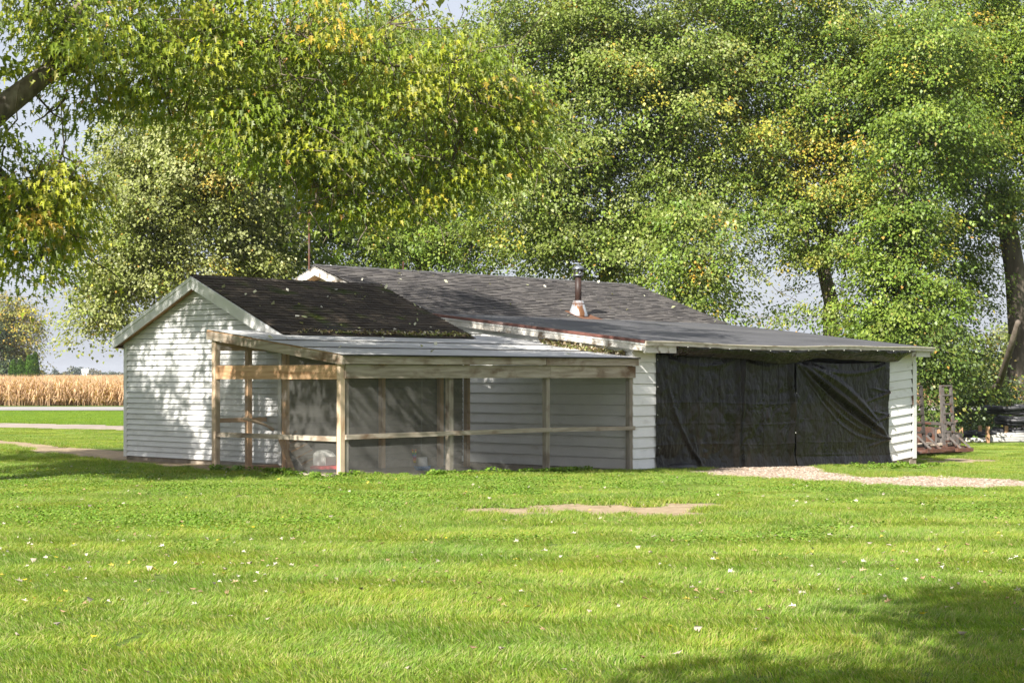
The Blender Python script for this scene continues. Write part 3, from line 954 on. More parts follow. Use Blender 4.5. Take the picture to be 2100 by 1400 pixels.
# rake of the lean-to (left): weathered board, white metal, red drip edge
zr = lambda v: Z_EAVE + (Z_BRK - Z_EAVE) * (v - OVV) / (V_BRK - OVV)
for nm, mt, du0, du1, d0, d1 in (('rake_board', 'peeling', -OVU + .0, -OVU + .03, -.19, -.075), ('rake_metal', 'white_metal', -OVU - .018, -OVU + .03, -.075, -.042), ('drip_edge', 'drip_red', -OVU - .035, -OVU + .09, -.040, .012)):
    vs_ = (OVV, V_BRK + .3)
    MB().hexa([(du0, vs_[0], zr(vs_[0]) + d0), (du1, vs_[0], zr(vs_[0]) + d0), (du1, vs_[1], zr(vs_[1]) + d0), (du0, vs_[1], zr(vs_[1]) + d0),
               (du0, vs_[0], zr(vs_[0]) + d1), (du1, vs_[0], zr(vs_[0]) + d1), (du1, vs_[1], zr(vs_[1]) + d1), (du0, vs_[1], zr(vs_[1]) + d1)]).build(nm, mt, main)
MB().box(-OVU, .0, OVV, 5.6, 2.0, 2.0 + .01).v
# right rake
MB().hexa([(U1 + OVU - .02, OVV, zr(OVV) - .13), (U1 + OVU + .01, OVV, zr(OVV) - .13), (U1 + OVU + .01, V_BRK, zr(V_BRK) - .13), (U1 + OVU - .02, V_BRK, zr(V_BRK) - .13),
           (U1 + OVU - .02, OVV, zr(OVV) - .035), (U1 + OVU + .01, OVV, zr(OVV) - .035), (U1 + OVU + .01, V_BRK, zr(V_BRK) - .035), (U1 + OVU - .02, V_BRK, zr(V_BRK) - .035)]).build('rake_board', 'peeling', main)

# upper gable roof: decks, shingles, ridge, rakes
UL, UR = -0.46, 10.85
sl = lambda v: Z_BRK + (Z_RDG - Z_BRK) * (v - V_BRK) / (V_RDG - V_BRK)
sb = lambda v: Z_RDG + (Z_BACK - Z_RDG) * (v - V_RDG) / (V_BACK - V_RDG)
MB().slab([(UL, V_BRK - .15, sl(V_BRK - .15) - .02), (UR, V_BRK - .15, sl(V_BRK - .15) - .02), (UR, V_RDG, Z_RDG - .02), (UL, V_RDG, Z_RDG - .02)], .05).build('roof_deck', 'black_edge', main)
MB().slab([(UL, V_RDG, Z_RDG - .02), (UR, V_RDG, Z_RDG - .02), (UR, V_BACK + .3, sb(V_BACK + .3) - .02), (UL, V_BACK + .3, sb(V_BACK + .3) - .02)], .05).build('roof_deck', 'rolled', main)


def shingles(parent, u0, u1, v0, v1, zf, cols, mat, expo=.127, tab=.30, thick=.012, wob=0.0, name='shingles'):
    """courses of single tabs, every tab its own wedge, in one mesh"""
    m = MB(); L = math.hypot(v1 - v0, zf(v1) - zf(v0)); n = int(L / expo); r = random.Random(5)
    nrm = Vector((0, -(zf(v1) - zf(v0)), v1 - v0)).normalized()
    for c in range(n + 1):
        va = v0 + (v1 - v0) * c / n - .02; vb = min(v0 + (v1 - v0) * (c + 1.25) / n, v1 + .01)
        u = u0 - r.random() * tab
        while u < u1:
            w = tab * r.uniform(.55, 1.25)
            a, b = max(u, u0), min(u + w - .006, u1)
            if b - a > .02:
                t = thick * r.uniform(.5, 1.6); dv = r.uniform(-.012, .012)
                col = np.array(cols[r.randrange(len(cols))]) * r.uniform(.92, 1.08)
                w0 = wob * (mnoise.noise(Vector((a * .9, va * .9, 1))))
                w1 = wob * (mnoise.noise(Vector((b * .9, va * .9, 1))))
                p = []
                for (uu_, ww) in ((a, w0), (b, w1)):
                    p.append((Vector((uu_, va + dv, zf(va + dv) + ww)) + nrm * (t + .010), Vector((uu_, vb, zf(vb) + ww)) + nrm * .004))
                q = nrm * .012
                m.hexa([p[0][0] - q, p[1][0] - q, p[1][1] - q, p[0][1] - q, p[0][0], p[1][0], p[1][1], p[0][1]], tuple(col))
            u += w
    o = m.build(name, mat, parent, cols=True)
    o['kind'] = 'stuff'
    return o


shingles(main, UL, UR, V_BRK - .05, V_RDG, sl, [(0.082, 0.076, 0.072), (0.096, 0.088, 0.083), (0.110, 0.101, 0.094), (0.070, 0.065, 0.063), (0.125, 0.115, 0.106)], 'shingle')
m = MB()
for i in range(38):
    u = UL + (UR - UL) * i / 38
    m.hexa([(u, V_RDG - .13, Z_RDG - .035), (u + .31, V_RDG - .13, Z_RDG - .035), (u + .31, V_RDG + .13, Z_RDG - .035), (u, V_RDG + .13, Z_RDG - .035),
            (u, V_RDG - .02, Z_RDG + .028), (u + .31, V_RDG - .02, Z_RDG + .014), (u + .31, V_RDG + .02, Z_RDG + .014), (u, V_RDG + .02, Z_RDG + .028)], tuple(np.array((.09, .088, .088)) * random.uniform(.7, 1.3)))
m.build('ridge_cap', 'shingle', main, cols=True)
for sgn, f_, va in ((1, sl, V_BRK), (-1, sb, V_BACK + .3)):
    for u_ in (UL, UR - .03):
        MB().hexa([(u_, va, f_(va) - .22), (u_ + .03, va, f_(va) - .22), (u_ + .03, V_RDG, Z_RDG - .22), (u_, V_RDG, Z_RDG - .22), (u_, va, f_(va) - .03), (u_ + .03, va, f_(va) - .03), (u_ + .03, V_RDG, Z_RDG - .03), (u_, V_RDG, Z_RDG - .03)]).build('rake_board', 'peeling', main)
MB().slab([(UL + .03, V_BRK, sl(V_BRK) - .16), (0, V_BRK, sl(V_BRK) - .16), (0, V_RDG, Z_RDG - .16), (UL + .03, V_RDG, Z_RDG - .16)], .02).build('soffit', 'soffit_wood', main)
MB().slab([(UL + .03, V_RDG, Z_RDG - .16), (0, V_RDG, Z_RDG - .16), (0, V_BACK, sb(V_BACK) - .16), (UL + .03, V_BACK, sb(V_BACK) - .16)], .02).build('soffit', 'soffit_wood', main)

# ------------------------------------------------------------------ stove pipe
SPU, SPV = 5.21, 5.86
zb = sl(SPV)
pipe = empty('stove_pipe', 'dark stove pipe with rusty cone flashing and round cap on the shingle roof', 'stove pipe', (SPU, SPV, zb))
MB().lathe(SPU, SPV, [(.076, zb + .25), (.076, zb + .92)], 20).build('pipe', 'stack_pipe', pipe, smooth=True)
MB().lathe(SPU, SPV, [(.24, zb - .06), (.235, zb + .0), (.12, zb + .34), (.085, zb + .345)], 24).build('flashing_cone', 'galv', pipe, smooth=True)
MB().lathe(SPU, SPV, [(.125, zb + .285), (.15, zb + .275), (.15, zb + .262), (.13, zb + .26)], 24).build('storm_collar', 'flash_rust', pipe, smooth=True)
MB().slab([(SPU - .25, SPV - .38, sl(SPV - .38) + .035), (SPU + .5, SPV - .38, sl(SPV - .38) + .035), (SPU + .33, SPV + .2, sl(SPV + .2) + .035), (SPU - .25, SPV + .2, sl(SPV + .2) + .035)], .01).build('flashing_plate', 'flash_rust', pipe)
MB().lathe(SPU, SPV, [(.085, zb + .90), (.125, zb + .92), (.125, zb + .955), (.085, zb + .96)], 20).build('collar', 'cap', pipe, smooth=True)
m = MB()
for k in range(8):
    a = k * math.pi / 4; m.bar((SPU + .105 * math.cos(a), SPV + .105 * math.sin(a), zb + .95), (SPU + .105 * math.cos(a), SPV + .105 * math.sin(a), zb + 1.09), .02, .006)
m.build('cap_cage', 'dark_steel', pipe)
MB().lathe(SPU, SPV, [(.15, zb + 1.07), (.15, zb + 1.10), (.10, zb + 1.15), (.03, zb + 1.18)], 20).build('cap', 'cap', pipe, smooth=True)

# thin poles beyond the ridge
p0 = PP(634, 560, 39.5)
MB().tube([(p0.x, p0.y, float(zg(p0.x, p0.y))), (p0.x, p0.y, 1.62 + 338 / F * 39.5)], .024, 8).build('antenna_mast', 'rust', frame='w')
tag(bpy.data.objects['antenna_mast'], 'thin rusty mast rising behind the peak of the shingle roof', 'mast')
p1 = PP(827, 560, 41.5)
mm = MB().tube([(p1.x, p1.y, 2.0), (p1.x, p1.y, 1.62 + 232 / F * 41.5)], .018, 8).build('vent_stub', 'rust', frame='w')
tag(mm, 'short rusty vent pipe just above the roof ridge left of centre', 'vent pipe')

# ------------------------------------------------------------------ tarps over the garage opening
def cloth(name, nu, nz_, fn, label, back=False):
    """fn(s,t) -> (u,v,z) with s along the width and t from top to bottom"""
    V = []
    for j in range(nz_ + 1):
        for i in range(nu + 1):
            V.append(fn(i / nu, j / nz_))
    m = MB(); m.v = V; m.c = [(1, 1, 1)] * len(V)
    for j in range(nz_):
        for i in range(nu):
            a = j * (nu + 1) + i; m.f.append((a + nu + 1, a + nu + 2, a + 1, a))
    o = m.build(name, 'tarp', smooth=True)
    tag(o, label, 'tarp')
    md = o.modifiers.new('thick', 'SOLIDIFY'); md.thickness = 0.004
    return o


def NZ(x, y, z=0.0): return mnoise.noise(Vector((x, y, z)))
def ridge(x): return max(0.0, 1 - abs(x))


def floor_z(u): return -0.2 - 0.0277 * u - 0.01


def crumple(u, z, k):
    """sharp little creases from folded noise"""
    a = abs(NZ(u * 1.7, z * 1.5, k)); b = abs(NZ(u * 4.1 + 7, z * 3.3, k + 3)); c = abs(NZ(u * 9.0, z * 6.5, k + 5))
    return -.040 * a - .026 * b - .014 * c - .007 * abs(NZ(u * 19, z * 14, k + 9))


def tarp_left(s, t):
    u = 0.66 + (5.48 - 0.66) * s + 0.05 * t * (s - .5)
    ztop = 2.02 - 0.03 * math.sin(s * math.pi)
    zbot = floor_z(u) + (0.06 if s > .75 else 0.0) * (s - .75) * 4
    z = ztop + (zbot - ztop) * t
    v = -0.03 + crumple(u, z, 2.0) * (.55 + .45 * min(1, t * 2))
    # upright folds where the sheet hangs from the posts behind it
    v -= 0.07 * ridge((s - .555 - .012 * math.sin(t * 5)) / .022) * (.5 + .5 * t)
    v -= 0.05 * ridge((s - .605 + .03 * t) / .014) * (1 - .6 * t)
    v += 0.04 * ridge((s - .58) / .02)
    v -= 0.028 * ridge((s - .06 - .26 * t * t) / .020) * min(1, t * 1.5)
    v -= 0.022 * ridge((s - .13 - .16 * t) / .016) * t
    v -= 0.05 * ridge((s - .965 + .012 * math.sin(t * 9)) / .03)
    for sv in (.28, .43, .74, .86):
        v -= .012 * ridge((s - sv) / .005)
    for tv_ in (.42, .60, .78):
        v -= .010 * ridge((t - tv_ + .012 * math.sin(s * 5)) / .007)
    # slack swags below the fixings
    for sc_c, w_ in ((.30, .22), (.77, .17)):
        q = (s - sc_c) / w_
        if abs(q) < 1:
            v -= 0.012 * ridge((t - .04 - .05 * (1 - q * q)) / .03)
    v -= 0.30 * max(0, t - .90) * (1 + NZ(u * 1.3, 4)) + .30 * max(0, t - .95) * (1 + NZ(u * 3.0, 8))
    return (u, v, z)


def tarp_right(s, t):
    u = 5.40 + (9.22 - 5.40) * s + (-.06 * math.sin(math.pi * t)) * (s > .9) * (s - .9) * 10
    ztop = 1.93 - 0.06 * math.sin(math.pi * s); zbot = floor_z(u) + .01
    z = ztop + (zbot - ztop) * t
    v = -0.07 + crumple(u, z, 12.0) * .6
    tgt = .02 + .73 * s                                  # taut line from upper left fixing to the low right one
    env = min(1, s * 6) * min(1, (1 - s) * 6 + .15)
    bow = math.sin(math.pi * s)
    v -= .09 * ridge((t - tgt + .03 * bow) / (.035 + .02 * bow)) * env
    v += .06 * ridge((t - tgt - .025 * bow) / (.025 + .02 * bow)) * env
    v -= .05 * ridge((t - tgt - .085 * bow) / (.03 + .02 * bow)) * env
    v -= .03 * ridge((t - tgt - .15 * bow) / (.02 + .02 * bow)) * env
    v -= .05 * ridge((t - tgt + .15 * bow) / (.035 + .02 * bow)) * env
    v -= .015 * ridge((t - tgt - .24 * bow) / .02) * env
    for a in (.55, .76, .88):
        v -= 0.008 * ridge((t - a) / .006)
    for a in (.32, .62):
        v -= 0.008 * ridge((s - a) / .005)
    q = (s - .55) / .4
    if abs(q) < 1: v -= .022 * ridge((t - .03 - .07 * (1 - q * q)) / .03)
    for tt in (.30, .52, .74):
        v -= 0.05 * ridge((t - tt - (1 - s) * .3) / .02) * max(0, s - .7) * 3
        v -= 0.04 * ridge((t - tt + (1 - s) * .25) / .016) * max(0, s - .75) * 3
    v -= .55 * max(0, t - .90) * (1 + .5 * NZ(u * 2, 9)) + .25 * max(0, t - .84) * abs(math.sin(u * 6 + 3 * t)) * max(0, s - .72) * 4
    return (u, v, z)


def valance(s, t):
    u = 0.86 + (9.72 - 0.86) * s
    zt = 2.165 - 0.045 * math.exp(-((u - 3.9) / 2.0) ** 2)
    drop = 0.17 + 0.10 * max(0, math.sin((s - .28) * math.pi / .28)) * (.28 < s < .56) + .07 * (s > .60) * math.sin(min(1, (s - .6) / .25) * math.pi / 2) + .025 * NZ(u * 1.4, 3)
    drop *= min(1, (1 - s) * 14 + .25)
    bul = math.sin(math.pi * t ** .8)
    v = OVV - .03 - 0.07 * bul * (0.6 + .6 * NZ(u * .9, 1.7)) + (0.16 * t)
    v -= .022 * NZ(u * 2.2 + t * 3.0, t * 2.0, 4) + .014 * NZ(u * 5 - t * 5, t * 4, 6)
    return (u, v, zt - drop * t * 1.05)


tl = cloth('tarp', 260, 130, tarp_left, 'left black tarp hanging flat over the garage opening beside the white pier')
tr = cloth('tarp', 230, 130, tarp_right, 'right black tarp with a long diagonal fold pulled to its lower right corner')
tv = cloth('tarp', 300, 26, valance, 'rolled strip of black tarp tacked along the underside of the eave')
# pale round fixings
def fixing(parent, u, v, z):
    MB().lathe(u, v, [(.003, z - .008), (.008, z - .003), (.008, z + .003), (.003, z + .008)], 8).build('fastener', 'plastic_white', parent)


for s, t in ((.004, .05), (.006, .28), (.004, .52), (.01, .80), (.98, .34), (.97, .70), (.985, .06)):
    p = tarp_left(s, t); fixing(tl, p[0], p[1] - .02, p[2])
for s, t in ((.01, .05), (.985, .30), (.98, .52), (.985, .74), (.985, .06)):
    p = tarp_right(s, t); fixing(tr, p[0], p[1] - .02, p[2])
for k in range(13):
    s = .03 + .94 * k / 12; p = valance(s, .06); fixing(tv, p[0], p[1] - .02, p[2])
# dark bundle of cloth at the foot of the left tarp
m = MB()
for j in range(9):
    for i in range(17):
        a = i / 16 * 2 * math.pi; b = j / 8 * math.pi
        rr_ = 1 + .3 * NZ(math.cos(a) * 2, math.sin(a) * 2, b * 2)
        m.v.append((1.15 + .42 * math.sin(b) * math.cos(a) * rr_, -.30 + .16 * math.sin(b) * math.sin(a) * rr_, -.18 + .10 * math.cos(b) * rr_)); m.c.append((1, 1, 1))
for j in range(8):
    for i in range(16):
        a = j * 17 + i; m.f.append((a, a + 17, a + 18, a + 1))
tag(m.build('cloth_bundle', 'black_pipe', smooth=True), 'dark crumpled bundle lying at the foot of the left tarp', 'bundle')

# ------------------------------------------------------------------ small gabled shed
SU0, SU1, SV0, SV1 = -6.20, -1.72, 2.84, 7.53
SVR = (SV0 + SV1) / 2
SZR, SLP = 3.42, 0.425
sf = lambda v: SZR - SLP * (SVR - v)            # slope towards the run
sk = lambda v: SZR - SLP * (v - SVR)
shed = empty('shed', 'small white vinyl sided shed with a dark mossy shingle gable roof', 'shed', (SU0, SVR, 0))
core = MB()
prof = [(SV0 + .02, .05), (SV1 - .02, .05), (SV1 - .02, sk(SV1) - .1), (SVR, SZR - .1), (SV0 + .02, sf(SV0) - .1)]
core.poly([(SU0 + .02, v, z) for v, z in prof[::-1]]); core.poly([(SU1 - .02, v, z) for v, z in prof])
core.poly([(SU0 + .02, SV0 + .02, .05), (SU1, SV0 + .02, .05), (SU1, SV0 + .02, sf(SV0) - .1), (SU0 + .02, SV0 + .02, sf(SV0) - .1)])
core.poly([(SU0 + .02, SV1 - .02, .05), (SU1, SV1 - .02, .05), (SU1, SV1 - .02, sk(SV1) - .1), (SU0 + .02, SV1 - .02, sk(SV1) - .1)][::-1])
core.build('wall', 'vinyl', shed)
z = 0.062
EX = 0.1016
while z < SZR - .15:
    z1 = z + EX

    def rng(zz):
        lim = sf(SV0) - .08
        if zz <= lim: return SV0 + .055, SV1 - .075
        d = (zz - lim) / SLP
        return min(SV0 + .055 + d, SVR), max(SV1 - .075 - d, SVR)
    a0, b0 = rng(z); a1, b1 = rng(z1)
    if b0 - a0 < .1: break
    o, t = SU0 - .034, SU0 - .008
    MB().hexa([(o, a0, z + .007), (SU0 + .012, a0, z + .007), (SU0 + .012, b0, z + .007), (o, b0, z + .007), (t, a1, z1 - .003), (SU0 + .012, a1, z1 - .003), (SU0 + .012, b1, z1 - .003), (t, b1, z1 - .003)]).build('siding_board', 'vinyl', shed)
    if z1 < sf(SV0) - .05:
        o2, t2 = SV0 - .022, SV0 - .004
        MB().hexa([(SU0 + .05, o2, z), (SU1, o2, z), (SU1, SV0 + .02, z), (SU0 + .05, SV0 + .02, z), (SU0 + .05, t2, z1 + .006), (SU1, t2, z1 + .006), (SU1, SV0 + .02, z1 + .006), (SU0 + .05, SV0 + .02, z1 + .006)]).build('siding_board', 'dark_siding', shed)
    z = z1
MB().box(SU0 - .03, SU0 + .06, SV1 - .075, SV1 + .03, .05, 2.32).build('corner_board', 'trim', shed)
MB().box(SU0 - .03, SU0 + .05, SV0 - .03, SV0 + .055, .05, 2.32).build('corner_board', 'trim', shed)
MB().box(SU0 + .01, SU1, SV0 + .01, SV1 - .01, -.1, .058).build('foundation', 'concrete', shed)
RU0, RU1 = SU0 - .17, SU1 + .07
va, vb = SV0 - .24, SV1 + .16
MB().slab([(RU0, va, sf(va)), (RU1, va, sf(va)), (RU1, SVR, SZR), (RU0, SVR, SZR)], .03).build('roof_deck', 'black_edge', shed)
MB().slab([(RU0, SVR, SZR), (RU1, SVR, SZR), (RU1, vb, sk(vb)), (RU0, vb, sk(vb))], .03).build('roof_deck', 'black_edge', shed)
OLDC = [(0.062, 0.050, 0.040), (0.074, 0.060, 0.047), (0.052, 0.042, 0.034), (0.085, 0.068, 0.052)]
shingles(shed, RU0, RU1, va - .03, SVR, lambda v: sf(v) + .002, OLDC, 'shingle_old', wob=.022, thick=.007)
shingles(shed, RU0, RU1, SVR, vb + .03, lambda v: sk(v) + .002, OLDC, 'shingle_old', wob=.018) if False else None
m = MB()
for i in range(16):
    u = RU0 + (RU1 - RU0) * i / 16
    m.hexa([(u, SVR - .12, SZR - .03), (u + .31, SVR - .12, SZR - .03), (u + .31, SVR + .12, SZR - .03), (u, SVR + .12, SZR - .03),
            (u, SVR - .02, SZR + .034), (u + .31, SVR - .02, SZR + .02), (u + .31, SVR + .02, SZR + .02), (u, SVR + .02, SZR + .034)], tuple(np.array((.085, .07, .058)) * random.uniform(.7, 1.3)))
m.build('ridge_cap', 'shingle_old', shed, cols=True)
def rake(parent, name, mat, u0, u1, v0, z0, v1, z1, h0a, h0b, h1a=None, h1b=None):
    h1a = h0a if h1a is None else h1a; h1b = h0b if h1b is None else h1b
    return MB().hexa([(u0, v0, z0 + h0a), (u1, v0, z0 + h0a), (u1, v1, z1 + h1a), (u0, v1, z1 + h1a), (u0, v0, z0 + h0b), (u1, v0, z0 + h0b), (u1, v1, z1 + h1b), (u0, v1, z1 + h1b)]).build(name, mat, parent)


rake(shed, 'rake_fascia', 'trim', RU0 - .02, RU0 + .01, va, sf(va), SVR, SZR, -.235, -.012)
rake(shed, 'rake_fascia', 'trim', RU0 - .02, RU0 + .01, SVR, SZR, vb, sk(vb), -.235, -.012)
rake(shed, 'rake_lip', 'trim', RU0 - .032, RU0 - .018, SVR, SZR, vb, sk(vb), -.075, -.008)
rake(shed, 'rake_lip', 'trim', RU0 - .032, RU0 - .018, va, sf(va), SVR, SZR, -.075, -.008)
MB().hexa([(RU0, vb - .01, sk(vb) - .232), (SU1, vb - .01, sk(vb) - .232), (SU1, vb + .012, sk(vb) - .232), (RU0, vb + .012, sk(vb) - .232), (RU0, vb - .01, sk(vb) - .02), (SU1, vb - .01, sk(vb) - .02), (SU1, vb + .012, sk(vb) - .02), (RU0, vb + .012, sk(vb) - .02)]).build('eave_fascia', 'trim', shed)
MB().slab([(RU0 + .01, SV1, sk(vb) - .222), (SU1, SV1, sk(vb) - .222), (SU1, vb, sk(vb) - .222), (RU0 + .01, vb, sk(vb) - .222)], .01).build('eave_soffit', 'soffit_wood', shed)
MB().box(RU0 + .01, SU1, va - .012, va + .01, sf(va) - .16, sf(va) - .02).build('eave_fascia', 'trim', shed)
for (p, q, f_) in ((va + .01, SVR, sf), (SVR, vb - .01, sk)):
    MB().slab([(RU0 + .011, p, f_(p) - .2), (SU0, p, f_(p) - .2), (SU0, q, f_(q) - .2), (RU0 + .011, q, f_(q) - .2)], .01).build('rake_soffit', 'soffit_wood', shed)

# ------------------------------------------------------------------ screened run
KU = -7.32
run = empty('chicken_run', 'screened lumber chicken run with grey sloping roof between shed and garage', 'chicken run', (KU, 0, 0))
zr_ = lambda v: 1.945 + 0.1285 * (v + .1)         # roof surface
PU = [KU, -4.88, -2.44, -0.09]
for k, u in enumerate(PU):
    g = float(zg(*W(u, 0).xy)) - .08
    if k == 0:
        MB().box(u - .045, u + .045, -.045, .045, g, 1.80).build('post', 'pale_wood_z', run)
        MB().box(u + .047, u + .137, -.03, .01, g, 1.56).build('post_cleat', 'old_wood_z', run)
    else:
        MB().box(u - .05, u + .045, -.03, .065, g, 1.80).build('post', 'old_wood_z', run)
LV = 3.217
MB().box(KU - .05, KU + .05, LV - .05, LV + .05, -.15, zr_(LV) - .1).build('post', 'pale_wood_z', run)
MB().box(KU + .70 - .045, KU + .70 + .045, LV - .045, LV + .045, -.12, zr_(LV) - .1).build('post', 'new_wood_z', run)
MB().box(SU0 - .02, SU0 + .07, SV0 - .14, SV0 - .04, -.1, 2.15).build('post', 'new_wood_z', run)
for u in (-3.9, -2.4, -1.68):
    MB().box(u - .045, u + .045, SV0 - .13, SV0 - .04, -.2, 2.15).build('post', 'new_wood_z', run)
# front boards
MB().box(KU - .06, -2.62, -.145, -.105, 1.79, 1.935).build('roof_fascia', 'old_wood_u', run)
MB().box(-2.61, -0.0, -.145, -.105, 1.787, 1.932).build('roof_fascia', 'old_wood_u', run)
MB().box(KU + .03, -2.43, -.082, -.046, 1.562, 1.778).build('header_board', 'old_wood_u', run)
MB().box(-2.425, -0.02, -.082, -.046, 1.560, 1.776).build('header_board', 'old_wood_u', run)
MB().hexa([(KU + .05, -.075, .595), (-2.40, -.075, .600), (-2.40, -.035, .600), (KU + .05, -.035, .595), (KU + .05, -.075, .672), (-2.40, -.075, .678), (-2.40, -.035, .678), (KU + .05, -.035, .672)]).build('mid_rail', 'old_wood_u', run)
MB().hexa([(-2.395, -.075, .598), (-0.02, -.075, .575), (-0.02, -.035, .575), (-2.395, -.035, .598), (-2.395, -.075, .676), (-0.02, -.075, .650), (-0.02, -.035, .650), (-2.395, -.035, .676)]).build('mid_rail', 'old_wood_u', run)
for k in range(3):
    a, b = PU[k], PU[k + 1]
    ga, gb = float(zg(*W(a, 0).xy)), float(zg(*W(b, 0).xy))
    MB().hexa([(a + .06, .0, ga - .12), (b - .06, .0, gb - .12), (b - .06, .06, gb - .12), (a + .06, .06, ga - .12), (a + .06, .0, ga + .02), (b - .06, .0, gb + .02), (b - .06, .06, gb + .02), (a + .06, .06, ga + .02)]).build('bottom_plate', 'old_wood_u', run)
# left side boards
rake(run, 'rake_rafter', 'old_wood_v', KU - .095, KU - .055, -.15, zr_(-.15), LV + .14, zr_(LV + .14), -.165, -.022)
rake(run, 'roof_edge_board', 'new_wood_v', KU - .085, KU - .02, -.15, zr_(-.15), LV + .14, zr_(LV + .14), -.020, -.006)
MB().box(KU - .035, KU + .0, .047, LV - .052, 1.545, 1.775).build('side_beam', 'new_wood_v', run)
MB().box(KU - .060, KU - .02, .047, LV - .052, .565, .645).build('mid_rail', 'old_wood_v', run)
MB().box(KU - .02, KU + .06, .05, LV - .06, -.12, .03).build('bottom_plate', 'old_wood_v', run)
# back-left return wall
MB().box(KU + .06, SU0 - .03, LV - .02, LV + .02, .80, .875).build('return_rail', 'new_wood_u', run)
MB().box(KU + .06, SU0 + .9, LV - .30, LV - .22, -.1, .06).build('sill', 'new_wood_u', run)
MB().box(KU + .06, SU0 - .03, LV - .02, LV + .02, 2.03, 2.17).build('return_rail', 'new_wood_u', run)
# rafters
for u in (-6.4, -5.2, -4.0, -2.8, -1.6, -.4):
    rake(run, 'rafter', 'new_wood_v', u - .02, u + .02, -.10, zr_(-.10), 2.80, zr_(2.80), -.16, -.026)
# roof strips: grey sheets with black lapped seams
edges = [-.17, .78, 1.75, 3.30]
for k in range(3):
    a, b = edges[k], edges[k + 1]
    ue = -.02
    us = KU - .11
    lap = .02
    lift = .0045 * (k + 1)
    MB().slab([(us, a, zr_(a) + lift + .002), (ue, a, zr_(a) + lift + .002), (ue, b + (lap if k < 2 else 0), zr_(b) + lift), (us, b + (lap if k < 2 else 0), zr_(b) + lift)], .004).build('roofing_strip', 'run_roof', run)
    if k:
        MB().slab([(us + .02, a - .012, zr_(a - .012) + lift + .008), (ue - .02, a - .012, zr_(a - .012) + lift + .008), (ue - .02, a + .008, zr_(a + .008) + lift + .008), (us + .02, a + .008, zr_(a + .008) + lift + .008)], .005).build('seam', 'seam', run)
MB().slab([(KU - .1, -.19, zr_(-.19) + .004), (-.0, -.19, zr_(-.19) + .004), (-.0, -.10, zr_(-.10) + .002), (KU - .1, -.10, zr_(-.10) + .002)], .022).build('roof_edge', 'black_edge', run)


def mesh_panel(name, p00, p10, p11, p01, cell=.0127, r=.0007):
    """woven wire panel between four corners (bottom a, bottom b, top b, top a)"""
    p00, p10, p11, p01 = (np.array(p, float) for p in (p00, p10, p11, p01))
    nw = max(2, int(np.linalg.norm(p10 - p00) / cell)); nh = max(2, int(max(np.linalg.norm(p01 - p00), np.linalg.norm(p11 - p10)) / cell))
    V = []; Fq = []
    d = (p10 - p00) / np.linalg.norm(p10 - p00); nrm = np.array([-d[1], d[0], 0.0])
    up = np.array([0, 0, 1.0])

    def wire(a, b, side):
        k = len(V)
        for p in (a, b):
            V.extend([p + side * r, p + nrm * r, p - side * r, p - nrm * r])
        for i in range(4):
            j = (i + 1) % 4; Fq.append((k + i, k + j, k + 4 + j, k + 4 + i))
    for i in range(nw + 1):
        t = i / nw; wire(p00 + (p10 - p00) * t, p01 + (p11 - p01) * t, d)
    H = max(np.linalg.norm(p01 - p00), np.linalg.norm(p11 - p10))
    zb = p00[2]
    for j in range(nh + 1):
        z = j / nh * H
        # trapezoid: clip at the sloping top
        hz = lambda t: (p01 + (p11 - p01) * t)[2] - (p00 + (p10 - p00) * t)[2]
        h0, h1 = hz(0), hz(1)
        t0, t1 = 0.0, 1.0
        if z > h0 and z > h1: continue
        if z > h0: t0 = (z - h0) / (h1 - h0)
        if z > h1: t1 = (h0 - z) / (h0 - h1)
        a = p00 + (p10 - p00) * t0 + up * z + nrm * r * 1.5; b = p00 + (p10 - p00) * t1 + up * z + nrm * r * 1.5
        wire(a, b, up)
    m = MB(); m.v = [tuple(p) for p in V]; m.f = Fq; m.c = [(1, 1, 1)] * len(V)
    return m.build(name, 'wire', run)


for k in range(3):
    a, b = PU[k], PU[k + 1]
    ga, gb = float(zg(*W(a, 0).xy)), float(zg(*W(b, 0).xy))
    mesh_panel('wire_mesh', (a, -.033, ga), (b, -.033, gb), (b, -.033, 1.58), (a, -.033, 1.58))
mesh_panel('wire_mesh', (KU - .012, LV, -.03), (KU - .012, 0, 0), (KU - .012, 0, zr_(0) - .1), (KU - .012, LV, zr_(LV) - .1))
mesh_panel('wire_mesh', (KU, LV, -.03), (SU0, LV, 0.02), (SU0, LV, 2.2), (KU, LV, 2.2))

# ------------------------------------------------------------------ things inside the run
def wpt(px, py, Y):
    p = PP(px, py, Y); return (p.x, p.y, p.z)


m = MB().tube([wpt(499, 857, 29.2), wpt(517, 862, 29.3), wpt(536, 868, 29.4), wpt(548, 873, 29.5), wpt(560, 881, 29.6)], [.026, .028, .026, .024, .03], 8)
m.tube([wpt(507, 859, 29.25), wpt(508, 853, 29.2)], [.018, .012], 6)
tag(m.build('perch_branch', 'pale_wood_z', frame='w', smooth=True), 'bare crooked branch used as a perch behind the left screen', 'branch')
# ramp with cleats
rp = empty('ramp', 'narrow wooden chicken ramp with cleats inside the run', 'ramp', (wpt(640, 958, 29.6)[0], wpt(640, 958, 29.6)[1], 0), 'w')
a, b = Vector(wpt(645, 957, 29.3)), Vector(wpt(583, 880, 30.0))
MB().bar(a, b, .32, .025, (0.3, -1, .2)).build('board', 'old_wood_u', rp)
for k in range(1, 6):
    c = a.lerp(b, k / 6); side = (b - a).normalized().cross(Vector((.3, -1, .2)).normalized()).normalized() * .16
    MB().bar(c - side, c + side, .035, .05, (0.3, -1, .2)).build('cleat', 'new_wood_u', rp)
a, b = Vector(wpt(601, 966, 28.9)), Vector(wpt(575, 900, 29.3))
MB().bar(a, b, .06, .06).build('brace', 'new_wood_u', rp)
